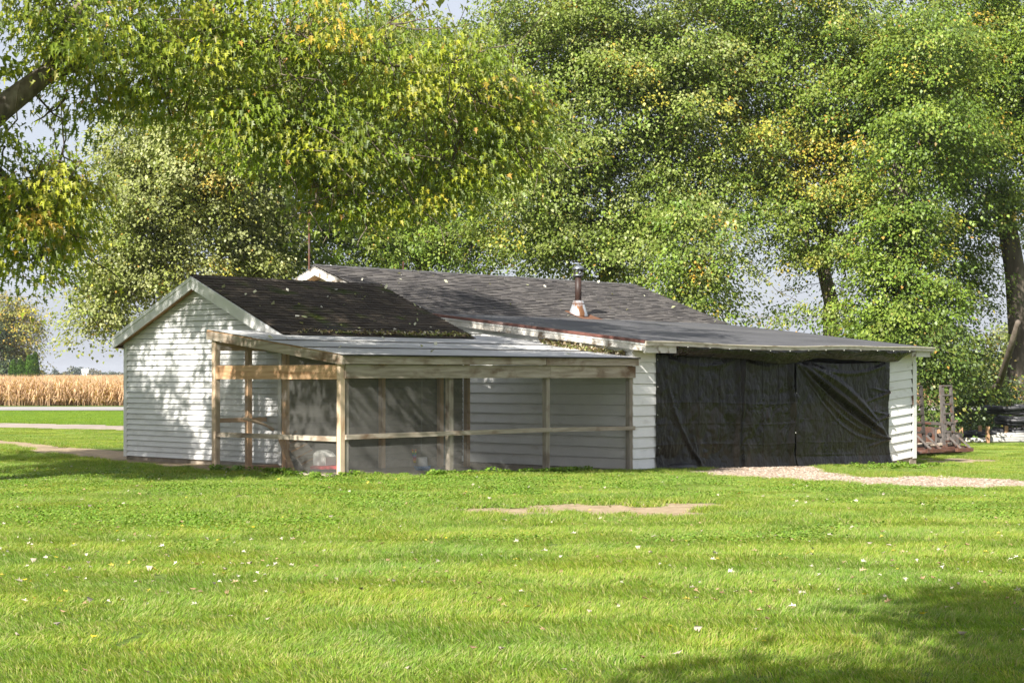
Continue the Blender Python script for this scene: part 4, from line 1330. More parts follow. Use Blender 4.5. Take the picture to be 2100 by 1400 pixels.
# little picket rail
pk = empty('picket_rail', 'low rail with thin uprights beside the shed wall inside the run', 'rail', (wpt(560, 957, 30.2)[0], wpt(560, 957, 30.2)[1], 0), 'w')
MB().bar(wpt(520, 859, 30.2), wpt(598, 859, 30.6), .03, .06).build('top_bar', 'new_wood_u', pk)
MB().bar(wpt(520, 905, 30.2), wpt(598, 905, 30.6), .03, .04).build('lower_bar', 'old_wood_u', pk)
for px, y0 in ((536, 859), (543, 859), (560, 859), (565, 859), (583, 859)):
    MB().bar(wpt(px, y0, 30.25), wpt(px, 958, 30.25), .05 if px in (536, 560) else .02, .03).build('picket', 'old_wood_z', pk)
# white house-shaped box on a red tray
bx = empty('nest_box', 'white house-shaped nest box standing on a red tray', 'nest box', wpt(655, 955, 28.9), 'w')
c = Vector(wpt(655, 954, 28.9)); w_, h_, dp = .125, .20, .34
pr = [(-w_, 0), (w_, 0), (w_, h_ * .72), (w_ * .45, h_ * 1.1), (-w_ * .45, h_ * 1.25), (-w_, h_ * .95)]
m = MB(); n_ = len(pr)
dirv = Vector((.42, .9, 0)).normalized(); sd = Vector((.9, -.42, 0))
for dd in (0, dp):
    for (x, z) in pr:
        q = c + sd * x + dirv * dd + Vector((0, 0, z)); m.v.append(tuple(q)); m.c.append((1, 1, 1))
m.f.append(tuple(range(n_))); m.f.append(tuple(n_ + i for i in reversed(range(n_))))
for i in range(n_): m.f.append((i, n_ + i, n_ + (i + 1) % n_, (i + 1) % n_))
m.build('shell', 'plastic_white', bx)
MB().box(c.x - .14, c.x + .34, c.y - .14, c.y + .3, c.z - .055, c.z - .004).build('tray', 'plastic_red', bx)
# hanging feeder
fd = empty('feeder', 'white cylinder poultry feeder with blue base dish hanging on a wire', 'feeder', wpt(867, 964, 30.4), 'w')
c = Vector(wpt(866, 960, 30.4))
MB().lathe(c.x, c.y, [(.10, c.z + .03), (.085, c.z + .20), (.07, c.z + .205)], 20).build('hopper', 'plastic_white', fd, smooth=True)
MB().lathe(c.x, c.y, [(.13, c.z - .03), (.155, c.z + .045), (.15, c.z + .045), (.10, c.z + .02)], 20).build('dish', 'plastic_blue', fd, smooth=True)
MB().tube([(c.x, c.y, c.z + .2), (c.x - .02, c.y, c.z + .34), (c.x, c.y, 1.9)], .004, 5).build('hanger', 'wire', fd)
ty = empty('bird_toy', 'string of rainbow coloured beads hanging beside the feeder', 'toy', wpt(848, 950, 30.3), 'w')
c = Vector(wpt(849, 950, 30.3))
for side in (-.025, .03):
    for k, cn in enumerate(('orange', 'yellow', 'green', 'plastic_blue', 'purple', 'plastic_red', 'orange', 'yellow')):
        mt = cn if cn.startswith('plastic') else 'toy_' + cn
        MB().lathe(c.x + side + .004 * k * (1 if side < 0 else -.4), c.y, [(.006, c.z + .255 - k * .03), (.017, c.z + .245 - k * .03), (.017, c.z + .232 - k * .03), (.006, c.z + .222 - k * .03)], 8).build('bead', mt, ty)
MB().tube([(c.x, c.y, c.z + .25), (c.x, c.y, 1.9)], .003, 5).build('string', 'wire', ty)
MB().box(c.x - .035, c.x + .04, c.y - .006, c.y + .006, c.z + .245, c.z + .262).build('bar', 'old_wood_u', ty)
# stones heaped by the left post
for k in range(14):
    px = random.uniform(460, 502); q = GP(px, random.uniform(948, 960)); q.y += .8
    s = random.uniform(.035, .085); m = MB()
    r_ = random.Random(k)
    pr = [(.3 * s, -.5 * s), (s * r_.uniform(.8, 1.1), -.2 * s), (s * r_.uniform(.7, 1), .35 * s), (.25 * s, .6 * s)]
    m.lathe(q.x, q.y, [(a_, b_ + q.z + .05 + .05 * (px > 470) * (px < 492)) for a_, b_ in pr], 7)
    m.v = [(x + r_.uniform(-.2, .2) * s, y + r_.uniform(-.2, .2) * s, z + r_.uniform(-.15, .15) * s) for x, y, z in m.v]
    tag(m.build('stone', 'concrete', frame='w'), 'rough tan stone in the small heap beside the left post of the run', 'stone', 'stones heaped by the run')

# leaf debris caught on the roofs: one mass each
def debris(name, n, fn, label, cols, size=.06):
    r = np.random.default_rng(91)
    P = np.array([fn(r) for _ in range(n)])
    a = r.random(n) * 6.28; d = np.stack([np.cos(a), np.sin(a), r.normal(0, .5, n)], -1); s = np.stack([-np.sin(a), np.cos(a), r.normal(0, .5, n)], -1)
    L = (size * r.uniform(.4, 1.4, n))[:, None]
    v = np.stack([P - d * L * .5, P + s * L * .35, P + d * L * .6, P - s * L * .3 + np.array([0, 0, .015])], 1).reshape(-1, 3)
    cols = np.array(cols); c = cols[r.integers(0, len(cols), n)] * r.uniform(.7, 1.3, (n, 1))
    me = raw_mesh(name, v, np.arange(4 * n), np.full(n, 4), MAT['litter'], np.repeat(c, 4, 0))
    o = link_mesh(name, me); return tag(o, label, 'leaves', kind='stuff')


LC = [(0.36, 0.28, 0.18), (0.25, 0.17, 0.10), (0.42, 0.40, 0.18), (0.50, 0.44, 0.34), (0.16, 0.12, 0.08), (0.22, 0.26, 0.08)]
def pile1(r):
    t = r.random(); v = .15 + 2.1 * t; u = -.04 - abs(r.normal(0, .16)) * (.35 + .9 * math.sin(math.pi * t)); w_ = W(u, v); return (w_.x, w_.y, zr_(v) + .015 + abs(r.normal(0, .03)) * (u > -.25))
debris('roof_debris', 1500, pile1, 'brown leaf debris heaped on the grey run roof against the garage wall', LC)
def pile2(r):
    u = RU0 + .3 + r.random() ** .6 * (RU1 - RU0 - .35); v = va + abs(r.normal(0, .07)); w_ = W(u, v); return (w_.x, w_.y, sf(v) + .03 + abs(r.normal(0, .012)))
debris('roof_debris', 650, pile2, 'line of dead leaves along the lower edge of the mossy shed roof', LC, .055)
def pile3(r):
    k = r.random()
    if k < .55: u, v = r.uniform(RU0, RU1), r.uniform(va, SVR); z = sf(v) + .035
    elif k < .85: u, v = r.uniform(UL, UR), r.uniform(V_BRK, V_RDG); z = sl(v) + .035
    else: u, v = r.uniform(KU, -.1), r.uniform(0, 2.5); z = zr_(v) + .03
    w_ = W(u, v); return (w_.x, w_.y, z)
debris('roof_leaves', 80, pile3, 'single pale fallen leaves scattered over the roofs', [(0.45, 0.45, 0.33), (0.36, 0.38, 0.2), (0.55, 0.53, 0.45)], .085)

# ================================================================== TREES
def unit(a): return a / np.maximum(np.linalg.norm(a, axis=-1, keepdims=True), 1e-9)


SUNV = np.array(SUN_TO)
MAPLE = np.array([(0, 0, 0), (.30, .12, .14), (.13, .32, .06), (.42, .60, .20), (.12, .56, .05), (0, 1.08, -.16), (-.12, .56, .05), (-.42, .60, .20), (-.13, .32, .06), (-.30, .12, .14)])
MAPLE_F = [(0, 1, 2, 3, 4, 5), (0, 5, 6, 7, 8, 9)]
KITE = np.array([(0, 0, 0), (.40, .45, .16), (0, 1.05, -.10), (-.40, .45, .16)])
KITE_F = [(0, 1, 2, 3)]


def leaves(name, P, size, cols, rng, lobed=False, droop=(-0.6, 0.45), roll=0.7, mat='leaf_far', hang=None):
    n = len(P)
    a = rng.random(n) * 2 * np.pi if hang is None else hang; e = rng.normal(droop[0], droop[1], n)
    d = np.stack([np.cos(a) * np.cos(e), np.sin(a) * np.cos(e), np.sin(e)], -1)
    side = unit(np.cross(d, np.array([0, 0, 1.0]) + rng.normal(0, .05, (n, 3))))
    nrm = np.cross(side, d)
    ro = rng.normal(0, roll, n)[:, None]
    s2 = side * np.cos(ro) + nrm * np.sin(ro); n2 = np.cross(s2, d)
    T, TF = (MAPLE, MAPLE_F) if lobed else (KITE, KITE_F)
    L = size[:, None, None]
    V = P[:, None, :] + L * (T[None, :, 0:1] * s2[:, None, :] + T[None, :, 1:2] * d[:, None, :] + T[None, :, 2:3] * n2[:, None, :])
    k = len(T)
    fl = np.concatenate([np.array(f) for f in TF]); cnt = [len(f) for f in TF]
    flat = (np.arange(n)[:, None] * k + fl[None, :]).ravel()
    return raw_mesh(name, V.reshape(-1, 3), flat, np.tile(cnt, n), MAT[mat], np.repeat(cols, k, 0))


def blob_world(b):
    """(px, py, rx, ry, depth, depth radius, weight) in photo rows -> centre, radii in metres"""
    px, py, rx, ry, Y, rd = b[:6]
    return np.array(PP(px, py, Y)), np.array([rx * Y / F, rd, ry * Y / F])


def vec_noise(P, s, seed):
    return np.array([mnoise.noise(Vector((p[0] * s + seed, p[1] * s - seed, p[2] * s))) for p in P])


def curve(a, b, n, jit, rise, rng):
    a = np.array(a); b = np.array(b); L = np.linalg.norm(b - a)
    t = np.linspace(0, 1, n)[:, None]
    p = a + (b - a) * t
    p[:, 2] += rise * L * np.sin(np.pi * t[:, 0])
    w = rng.normal(0, jit * L, (n, 3)); w[0] = w[-1] = 0
    return p + w


def make_tree(name, label, base, fork, r0, blobs, pal, leaf, seed, clump=.55, per=30, gap=-.18, lobed=False, mat='leaf_far', bark='bark_far', od=1.0, droop=(-.55, .5),
              limbs=None, yellow=0.0, sub=5, world_blobs=(), group=None, trunk_mid=None, limb_r=.45, cat='tree', twigs=False, noise_s=.45, roll=0.7, skeleton=None, turned=.012, spray=.5, sun_gaps=None, lower=None):
    rng = np.random.default_rng(seed)
    base = np.array(base, float); fork = np.array(fork, float)
    root = empty(name, label, cat, tuple(base), 'w', group)
    tb = MB()
    mids = [base] + ([np.array(p, float) for p in trunk_mid] if trunk_mid else [base * .5 + fork * .5 + rng.normal(0, .12, 3)]) + [fork]
    rad = np.linspace(1, .62, len(mids)) * r0
    # flare at the foot
    tb.tube([mids[0] + np.array([0, 0, -.15]), mids[0] + (mids[1] - mids[0]) * .12] + mids[1:], [rad[0] * 1.5, rad[0] * 1.08] + list(rad[1:]), 12)
    BW = [(blob_world(b), (b[6] if len(b) > 6 else 1.0), 0) for b in blobs] + [((np.array(c), np.array(r)), w, 1) for c, r, w in world_blobs]
    allP, allC, allA = [], [], []
    far_P, far_C, far_A = [], [], []
    pal = np.array(pal)
    # every limb leaves from the nearest wood already grown
    nodes = [(fork, r0 * .62)] + [(np.array(p, float), r) for p, r in (skeleton or [])]
    BW.sort(key=lambda q: min(np.linalg.norm(q[0][0] - n_[0]) for n_ in nodes))
    for (c, r), wgt, off_view in BW:
        tP, tC, tA = (far_P, far_C, far_A) if (off_view and lobed) else (allP, allC, allA)
        best = min(nodes, key=lambda n_: np.linalg.norm(c - n_[0]) + .25 * np.linalg.norm(n_[0] - fork) + (2.0 if n_[0][2] > c[2] + 1.5 else 0))
        st0, rs0 = best
        rl = min(rs0 * .8, r0 * limb_r * min(1.0, .45 + .55 * np.linalg.norm(r) / 4))
        d = np.linalg.norm(c - st0)
        cv = curve(st0, c, 8, .03, .07, rng)
        rdl = np.linspace(rl, max(rl * .3, .012), 8)
        if d > .3:
            tb.tube(cv, rdl, 7, cap=False)
            nodes += [(cv[q], rdl[q]) for q in range(2, 8)]
        # clumps
        Yd = max(c[1], 6.0) if c[1] > 0 else 20.0
        area = math.pi * r[0] * r[2]
        nleaf = od * wgt * area * 3.3 / (leaf * leaf * .30)
        nc = max(3, int(nleaf / per))
        ns = max(2, int(nc / 10))
        x = rng.normal(size=(ns, 3)); x = unit(x) * (rng.random(ns) ** (1 / 2.4) * rng.normal(1, .12, ns))[:, None]
        S = c + x * r * 1.04
        si = rng.integers(0, ns, nc)
        o3 = rng.normal(0, 1, (nc, 3)) * np.array([spray, spray, spray * .30])
        o3[:, 2] -= .22 * (o3[:, 0] ** 2 + o3[:, 1] ** 2) / spray
        C = S[si] + o3
        nzv = vec_noise(C, noise_s, seed)
        if lower is not None and not off_view:
            nzv = np.where(HOR - F * (C[:, 2] - CAMZ) / C[:, 1] > np.interp(1050 + F * C[:, 0] / C[:, 1], *lower), -9, nzv)
        for (gp_, gr_) in (sun_gaps or []):
            w_ = C - gp_; along = w_ @ SUNV; dist = np.linalg.norm(w_ - along[:, None] * SUNV, axis=1)
            nzv = np.where((along > 0) & (dist < gr_ * (1 + .5 * nzv)), -9, nzv)
        g_ = gap if wgt < 1.4 else -.9
        alive = np.unique(si[nzv > g_])
        C = C[nzv > g_]
        for q in S[rng.permutation(alive)[:sub]]:
            st = cv[rng.integers(2, 8)]
            br = curve(st, q, 5, .05, .05, rng)
            tb.tube(br, np.linspace(min(rl * .38, .05), .010, 5), 5, cap=False)
            if twigs:
                for _ in range(3):
                    tb.tube(curve(br[rng.integers(1, 5)], q + rng.normal(0, .5, 3), 4, .06, -.04, rng), [.014, .011, .008, .004], 4, cap=False)
        n = len(C)
        if n == 0: continue
        m = rng.integers(int(per * .6), int(per * 1.4), n)
        ci = np.repeat(np.arange(n), m)
        off = rng.normal(0, 1, (len(ci), 3)) * np.array([clump, clump, clump * .55]) * rng.uniform(.6, 1.3, (n, 1))[ci]
        off[:, 2] -= .25 * (off[:, 0] ** 2 + off[:, 1] ** 2) / max(clump, .1)
        tP.append(C[ci] + off)
        out = (C - c)[ci] / r + off * .9 / clump + rng.normal(0, .3, (len(ci), 3))
        tA.append(np.arctan2(out[:, 1] - .35, out[:, 0]))
        tone = rng.uniform(.68, 1.32, n)
        pi = rng.choice(len(pal), n)
        col = pal[pi] * tone[:, None]
        if yellow > 0:
            yl = vec_noise(C, .35, seed + 50) + rng.normal(0, .12, n)
            thr = np.quantile(yl, 1 - yellow)
            isy = yl > thr
            yc = np.array([(0.42, 0.36, 0.05), (0.50, 0.30, 0.05), (0.36, 0.34, 0.07)])[rng.integers(0, 3, n)]
            mixf = rng.uniform(.3, .95, n)[:, None]
            col = np.where(isy[:, None], col * (1 - mixf) + yc * mixf, col)
        lc = col[ci] * rng.uniform(.86, 1.16, (len(ci), 1))
        # single turned leaves
        s_ = rng.random(len(ci)) < turned + yellow * .15
        lc[s_] = np.array([(0.40, 0.36, 0.06), (0.33, 0.31, 0.10), (0.42, 0.24, 0.06)])[rng.integers(0, 3, s_.sum())] * rng.uniform(.7, 1.2, (s_.sum(), 1))
        tC.append(lc)
    trunk = tb.build('trunk', bark, root, smooth=True)
    org = np.array(base)
    if far_P:
        Pf = np.concatenate(far_P); Cf = np.concatenate(far_C)
        link_mesh('upper_crown', leaves('upper_crown', Pf - org, leaf * 1.15 * rng.uniform(.65, 1.25, len(Pf)), Cf, rng, False, droop, roll, mat, hang=np.concatenate(far_A)), root)
        print('upper', len(Pf))
    P = np.concatenate(allP); Cc = np.concatenate(allC)
    size = leaf * rng.uniform(.65, 1.25, len(P))
    me = leaves('crown', P - org, size, Cc, rng, lobed, droop, roll, mat, hang=np.concatenate(allA))
    link_mesh('crown', me, root)
    print(name, 'leaves', len(P), 'twig faces', len(tb.f))
    return root


G1 = [(0.122, 0.183, 0.025), (0.148, 0.214, 0.032), (0.095, 0.152, 0.023), (0.185, 0.234, 0.04)]
OLIVE = [(0.158, 0.204, 0.04), (0.194, 0.237, 0.057), (0.133, 0.181, 0.033), (0.246, 0.276, 0.098)]
PALE = [(0.186, 0.211, 0.054), (0.242, 0.266, 0.098), (0.158, 0.192, 0.039), (0.289, 0.304, 0.137)]
NEARG = [(0.166, 0.224, 0.019), (0.214, 0.261, 0.023), (0.133, 0.186, 0.019), (0.28, 0.298, 0.029)]

# ---- the big silver maple on the left whose limbs hang over the top of the view
zz_ = 0.0
nb = [(90, 50, 150, 75, 23.5, 1.0), (260, 80, 140, 75, 24, 1.0), (430, 70, 150, 100, 24.5, 1.1), (600, 90, 150, 120, 25, 1.2), (770, 120, 150, 140, 25.5, 1.2), (930, 150, 120, 120, 26, 1.1), (1050, 190, 75, 90, 26.5, .8),
      (560, 220, 105, 95, 25, 1.0), (700, 280, 130, 105, 25.3, 1.1), (830, 310, 120, 105, 25.6, 1.1), (950, 300, 100, 110, 26, 1.0), (1045, 270, 70, 100, 26.5, .7),
      (640, 385, 70, 60, 25.3, .7), (790, 410, 95, 55, 25.6, .8), (470, 215, 55, 65, 24.6, .6), (330, 160, 90, 50, 24.2, .7), (190, 130, 100, 40, 24, .7), (380, 250, 28, 50, 24.5, .35, .7),
      (70, 375, 95, 55, 23.8, .9, 1.5), (55, 450, 95, 60, 23.8, .9, 1.6), (120, 440, 55, 70, 24, .7, 1.5), (35, 520, 45, 40, 23.8, .6, 1.5), (10, 300, 50, 70, 23.6, .8, 1.5), (130, 350, 50, 50, 23.8, .6, 1.45), (85, 530, 30, 22, 23.8, .3, .6)]
wb = [((-8.2, 23.5, 10.5), (5.5, 4.5, 3.2), .34), ((-4.8, 26.3, 8.9), (4.2, 3.0, 1.6), .62), ((-10.3, 22, 7.8), (3.2, 3.5, 2.6), .85), ((-3.5, 27.5, 11.5), (4.0, 3.0, 2.2), .38), ((-12.3, 25.5, 8.3), (3.2, 3, 2.4), .75)]
LIMB = [(-9.2, 23.3, 3.4), (-7.9, 23.3, 4.4), PP(0, 225, 23.3), PP(45, 190, 23.4), PP(100, 148, 23.6), PP(200, 118, 23.9), PP(340, 95, 24.2), PP(500, 85, 24.6), PP(700, 110, 25.2), PP(880, 150, 25.8)]
LIMB_R = [.26, .21, .17, .155, .13, .085, .065, .05, .035, .02]
LIMB2 = [PP(100, 148, 23.6), PP(130, 60, 23.8), PP(210, -40, 24.2), PP(330, -150, 24.8), (-4.8, 26, 8.9)]
LIMB3 = [(-9.2, 23.3, 3.6), (-9.0, 23.4, 5.5), (-8.6, 23.5, 8.0), (-8.2, 23.5, 10.5)]
LIMB4 = [(-9.2, 23.3, 3.6), (-8.8, 23.6, 4.4), PP(-20, 330, 23.9), PP(40, 395, 23.8)]
def on_front(px, py):
    k = (px - 1050) / F; v_ = (CX + UX * SU0 - k * (CY + UY * SU0)) / (k * VY - VX); w_ = W(SU0, v_); return np.array((w_.x, w_.y, CAMZ + (HOR - py) / F * w_.y))


SUN_GAPS = [(on_front(px, py), r) for px, py, r in ((350, 650, .40), (395, 600, .28), (325, 740, .34), (385, 720, .50), (345, 830, .32), (405, 830, .42), (420, 900, .36), (480, 800, .28), (545, 760, .26), (540, 880, .32), (400, 940, .30))]  # crown holes shaped along sun rays so these shed-front spots get sunlight
SKEL = list(zip(LIMB[1:], LIMB_R[1:])) + list(zip(LIMB2, [.12, .10, .08, .06, .04])) + list(zip(LIMB3, [.3, .26, .2, .1])) + list(zip(LIMB4, [.2, .14, .08, .05]))
make_tree('maple_tree', 'nearest silver maple reaching in from the left with limbs hanging over the shed', (-9.8, 23.2, 0), (-9.2, 23.3, 3.6), .50, nb, NEARG, .102, 101, clump=.20, per=30, gap=-.2, spray=.42, lobed=True,
          mat='leaf_near', bark='bark', od=1.3, droop=(-.9, .34), world_blobs=wb, yellow=.07, sub=7, limb_r=.12, twigs=True, noise_s=.62, skeleton=SKEL, roll=.55, sun_gaps=SUN_GAPS, lower=([-100, 150, 195, 230, 300, 420, 560, 640, 850, 960, 1060, 1140], [570, 560, 470, 230, 215, 300, 370, 440, 450, 420, 390, 300]))
# thick limb crossing the upper left corner
mt = bpy.data.objects['maple_tree']
lm = MB()
lm.tube(LIMB, LIMB_R, 12)
lm.tube(LIMB2, [.12, .10, .08, .06, .04], 9)
lm.tube(LIMB3, [.3, .26, .2, .1], 10)
lm.tube(LIMB4, [.2, .14, .08, .04], 9)
for a, b, c_ in (((60, 180), (110, 235), (140, 250)), ((110, 220), (90, 240), (70, 250)), ((135, 200), (115, 225), (98, 232)), ((300, 100), (330, 160), (345, 215))):
    lm.tube([PP(*a, 23.8), PP(*b, 23.9), PP(*c_, 24)], [.02, .013, .006], 5)
lm.build('limb', 'bark', mt, smooth=True)


def far_tree(name, label, tx, Y, forkpy, r0, blobs, pal, seed, **k):
    x = (tx - 1050) / F * Y
    b = (x, Y, float(zg(x, Y)))
    f_ = PP(k.pop('fx', tx), forkpy, Y)
    a = dict(leaf=.112, clump=.27, per=40, od=1.8, roll=.38, gap=-.45, droop=(-.6, .38), sub=9, spray=.6, yellow=.05, group='maples behind the building')
    a.update(k)
    make_tree(name, label, b, f_, r0, blobs, pal, seed=seed, **a)


far_tree('maple_tree', 'pale olive maple rising behind the small shed at the left', 520, 56, 520, .34,
         [(400, 330, 170, 120, 55, 2.5), (300, 300, 90, 90, 55, 2, .8), (480, 210, 150, 90, 56, 2.5), (300, 420, 110, 80, 54, 2.2), (250, 520, 80, 80, 54, 2, .85), (350, 530, 120, 80, 55, 2.4),
          (220, 610, 60, 55, 53.5, 1.6, .8), (470, 430, 130, 110, 56, 2.6), (208, 660, 25, 30, 53.5, .6, .5), (480, 540, 120, 60, 56, 2.4), (250, 370, 40, 55, 54.5, 1.2, .6), (420, 120, 130, 80, 57, 2.5, .8), (250, 230, 50, 40, 55, 1.4, .5), (190, 590, 20, 18, 53.5, .5, .4)], PALE, 201, yellow=.04)
far_tree('maple_tree', 'dense green maple standing behind the peak of the shingle roof', 880, 60, 500, .36,
         [(640, 330, 160, 150, 60, 2.6), (620, 480, 140, 80, 59, 2.4), (760, 470, 130, 80, 60, 2.4), (880, 440, 140, 90, 61, 2.6), (780, 250, 180, 150, 61, 2.8), (950, 320, 150, 140, 61, 2.8), (700, 90, 200, 120, 61, 2.8), (920, 130, 180, 130, 62, 2.8), (980, 490, 100, 60, 60, 2.2, .9), (850, 520, 90, 35, 60, 1.8, .35), (560, 180, 100, 120, 60, 2.4)], G1 + OLIVE[:1], 202, yellow=.04, fx=860, od=1.15)
far_tree('maple_tree', 'broad olive green maple behind the stove pipe in the middle', 1190, 57, 470, .42,
         [(1080, 200, 130, 130, 58, 2.6), (1200, 130, 140, 130, 57, 2.8), (1320, 100, 130, 120, 57, 2.8), (1150, 330, 120, 100, 56, 2.5), (1250, 300, 65, 60, 57, 2, .9), (1420, 190, 110, 130, 57, 2.6), (1400, 340, 100, 90, 57, 2.2, 1.1), (1080, 430, 110, 80, 56, 2.4), (1200, 460, 110, 60, 56, 2.3, 1.05),
          (1310, 470, 95, 75, 56, 2.1, 1.1), (1230, -30, 260, 100, 57, 3, .7), (1060, 60, 100, 80, 58, 2.2, .5), (1150, 530, 100, 30, 56, 1.5, .25), (1290, 545, 70, 30, 56, 1.5, .6), (1390, 430, 75, 60, 56, 1.8, .9)], OLIVE + G1[1:2], 203, yellow=.06, fx=1265)
far_tree('maple_tree', 'slim dark stemmed young maple beside the right end of the roof ridge', 1440, 51, 600, .09,
         [(1430, 480, 75, 70, 51, 1.6, .8), (1400, 560, 80, 50, 51, 1.6, .75), (1480, 550, 60, 60, 51, 1.4, .35), (1450, 620, 60, 25, 51, 1.2, .5), (1370, 600, 50, 30, 51, 1.2, .5)], OLIVE + G1, 204, yellow=.03, limb_r=.4)
far_tree('maple_tree', 'tall open maple with several bare leaning stems and orange patches', 1700, 58, 470, .30,
         [(1560, 140, 130, 120, 59, 2.6, .8), (1500, 60, 110, 90, 59, 2.4, .6), (1700, 80, 130, 120, 58, 2.6, .8), (1560, 310, 110, 90, 58, 2.4, .8), (1680, 250, 110, 100, 58, 2.5, .9), (1790, 180, 120, 120, 58, 2.6), (1640, 400, 110, 70, 57, 2.2, .75), (1760, 380, 110, 80, 58, 2.4, .95),
          (1570, 430, 95, 60, 57, 2, .5), (1650, 500, 80, 50, 57, 1.8, .35), (1740, 500, 80, 60, 57, 2, .6), (1600, 600, 80, 40, 57, 1.6, .10), (1620, -40, 260, 90, 59, 3, .6), (1530, 540, 40, 60, 57, 1.4, .12), (1720, 620, 75, 45, 57, 1.6, .6)], G1 + OLIVE[:2], 205, yellow=.10, fx=1690,
         trunk_mid=[PP(1705, 620, 58), PP(1690, 560, 58)], sub=7)
far_tree('maple_tree', 'vine wrapped maple with an upright dark green column of leaves', 1845, 54, 330, .36,
         [(1850, 430, 60, 80, 54, 1.2, 1.2), (1850, 560, 65, 90, 53.6, 1.2, 1.3), (1850, 660, 75, 60, 53.5, 1.3, 1.2), (1890, 300, 110, 90, 54, 2.4), (1870, 180, 100, 80, 55, 2.4), (1790, 640, 50, 50, 54, 1.2, .8), (1900, 90, 120, 90, 55, 2.5, .9), (1930, 620, 45, 70, 53.5, 1.0, .7), (1780, 690, 60, 25, 54, 1.2, .9), (1880, 720, 60, 40, 53.5, 1.2)], G1, 206, yellow=.05, sub=4)
far_tree('maple_tree', 'stout trunked maple at the right edge with branches over the yard', 2090, 61, 400, .50,
         [(2000, 120, 110, 120, 62, 2.4), (2090, 80, 100, 120, 62, 2.4), (2080, 230, 90, 110, 62, 2.2), (1990, 280, 90, 90, 61, 2.2), (2000, 420, 75, 70, 61, 1.8, .85), (1960, 500, 75, 60, 61, 1.8, .8), (2090, 420, 45, 70, 60.5, 1.0, .6), (1990, 600, 50, 60, 61, 1.4, .35), (2150, 250, 60, 160, 62, 2), (1960, 660, 60, 50, 60, 1.3, .7), (2060, 560, 25, 50, 60.5, .7, .15), (2030, 640, 40, 25, 61, .8, .12), (2050, -60, 180, 90, 62, 2.6, .7)],
         G1 + NEARG[:1], 207, yellow=.04, fx=2055, trunk_mid=[PP(2094, 700, 61), PP(2082, 560, 61)], sub=7, limb_r=.42)
# second stem at its foot
st = MB(); st.tube([GP(2040, 885) + Vector((0, 9, -.1)), PP(2048, 790, 54), PP(2072, 715, 53), PP(2088, 660, 51.5)], [.12, .11, .10, .08], 8)
# understorey to the right of the garage
def shrub(label, px, py, blobs, pal, seed, Y, **k):
    x = (px - 1050) / F * Y
    make_tree('shrub', label, (x, Y, float(zg(x, Y))), (x, Y, float(zg(x, Y)) + .7), .05, blobs, pal, .11, seed, clump=.34, per=26, od=.85, yellow=k.pop('yellow', .05), cat='shrub', group='undergrowth right of the garage', limb_r=.6, **k)


shrub('leafy light green shrub close behind the right corner of the garage', 1915, 850, [(1910, 760, 55, 60, 52, 1.0), (1920, 700, 60, 50, 52, 1.1), (1905, 830, 50, 40, 52, .9), (1945, 780, 45, 60, 52.5, .9)], [(0.085, 0.13, 0.022), (0.11, 0.155, 0.028), (0.065, 0.105, 0.02)], 301, 52)
shrub('dark dense shrub in the middle of the undergrowth behind the trailer', 1990, 860, [(1985, 790, 55, 60, 59.5, 1.1), (1970, 720, 55, 50, 59, 1.1, .9), (2000, 850, 50, 30, 59.5, 1.0), (2030, 790, 45, 60, 60, 1.1), (1960, 850, 40, 30, 58, .8)], [(0.05, 0.085, 0.018), (0.065, 0.10, 0.02), (0.09, 0.125, 0.025)], 302, 59)
shrub('shrub growing behind the black pipe coils at the right edge', 2070, 860, [(2050, 780, 45, 45, 64, 1.2), (2105, 780, 40, 45, 64, 1.2), (2050, 840, 50, 25, 64, 1), (2110, 840, 50, 25, 64, 1)], [(0.06, 0.10, 0.02), (0.085, 0.125, 0.026)], 303, 64)
shrub('small bright green sapling between the garage corner and the trailer', 1930, 870, [(1930, 830, 25, 30, 50.5, .5), (1920, 855, 25, 18, 50.5, .5)], [(0.11, 0.19, 0.03), (0.09, 0.16, 0.025)], 304, 50.5)
stem = st.build('stem', 'bark_far', bpy.data.objects['maple_tree.007'], smooth=True) if 'maple_tree.007' in bpy.data.objects else None

# ---- tree standing behind the viewer; its shade falls on the lawn at lower right
make_tree('maple_tree', 'maple standing behind the viewer whose shade crosses the lower right lawn', (-4.6, -4.5, 0), (-4.0, -4.2, 4.5), .35, [], NEARG, .15, 401, clump=.34, per=22, gap=-.25, lobed=False, mat='leaf_near', od=5.0, spray=.4,
          world_blobs=[((-2.9, -1.5, 9.0), (1.0, .8, .6), 1.1), ((-2.0, -1.1, 9.0), (1.0, .8, .6), 1.1), ((-1.2, -.3, 9.0), (.9, .7, .5), 1.0), ((-1.6, 1.5, 9.0), (.8, .5, .4), .9), ((-.6, 1.9, 9.2), (.8, .6, .4), .9), ((-1.0, -1.8, 9.3), (1.5, 1, .8), .9), ((-3.4, -3.6, 9.5), (2.0, 1.6, 1.6), .6)], bark='bark')

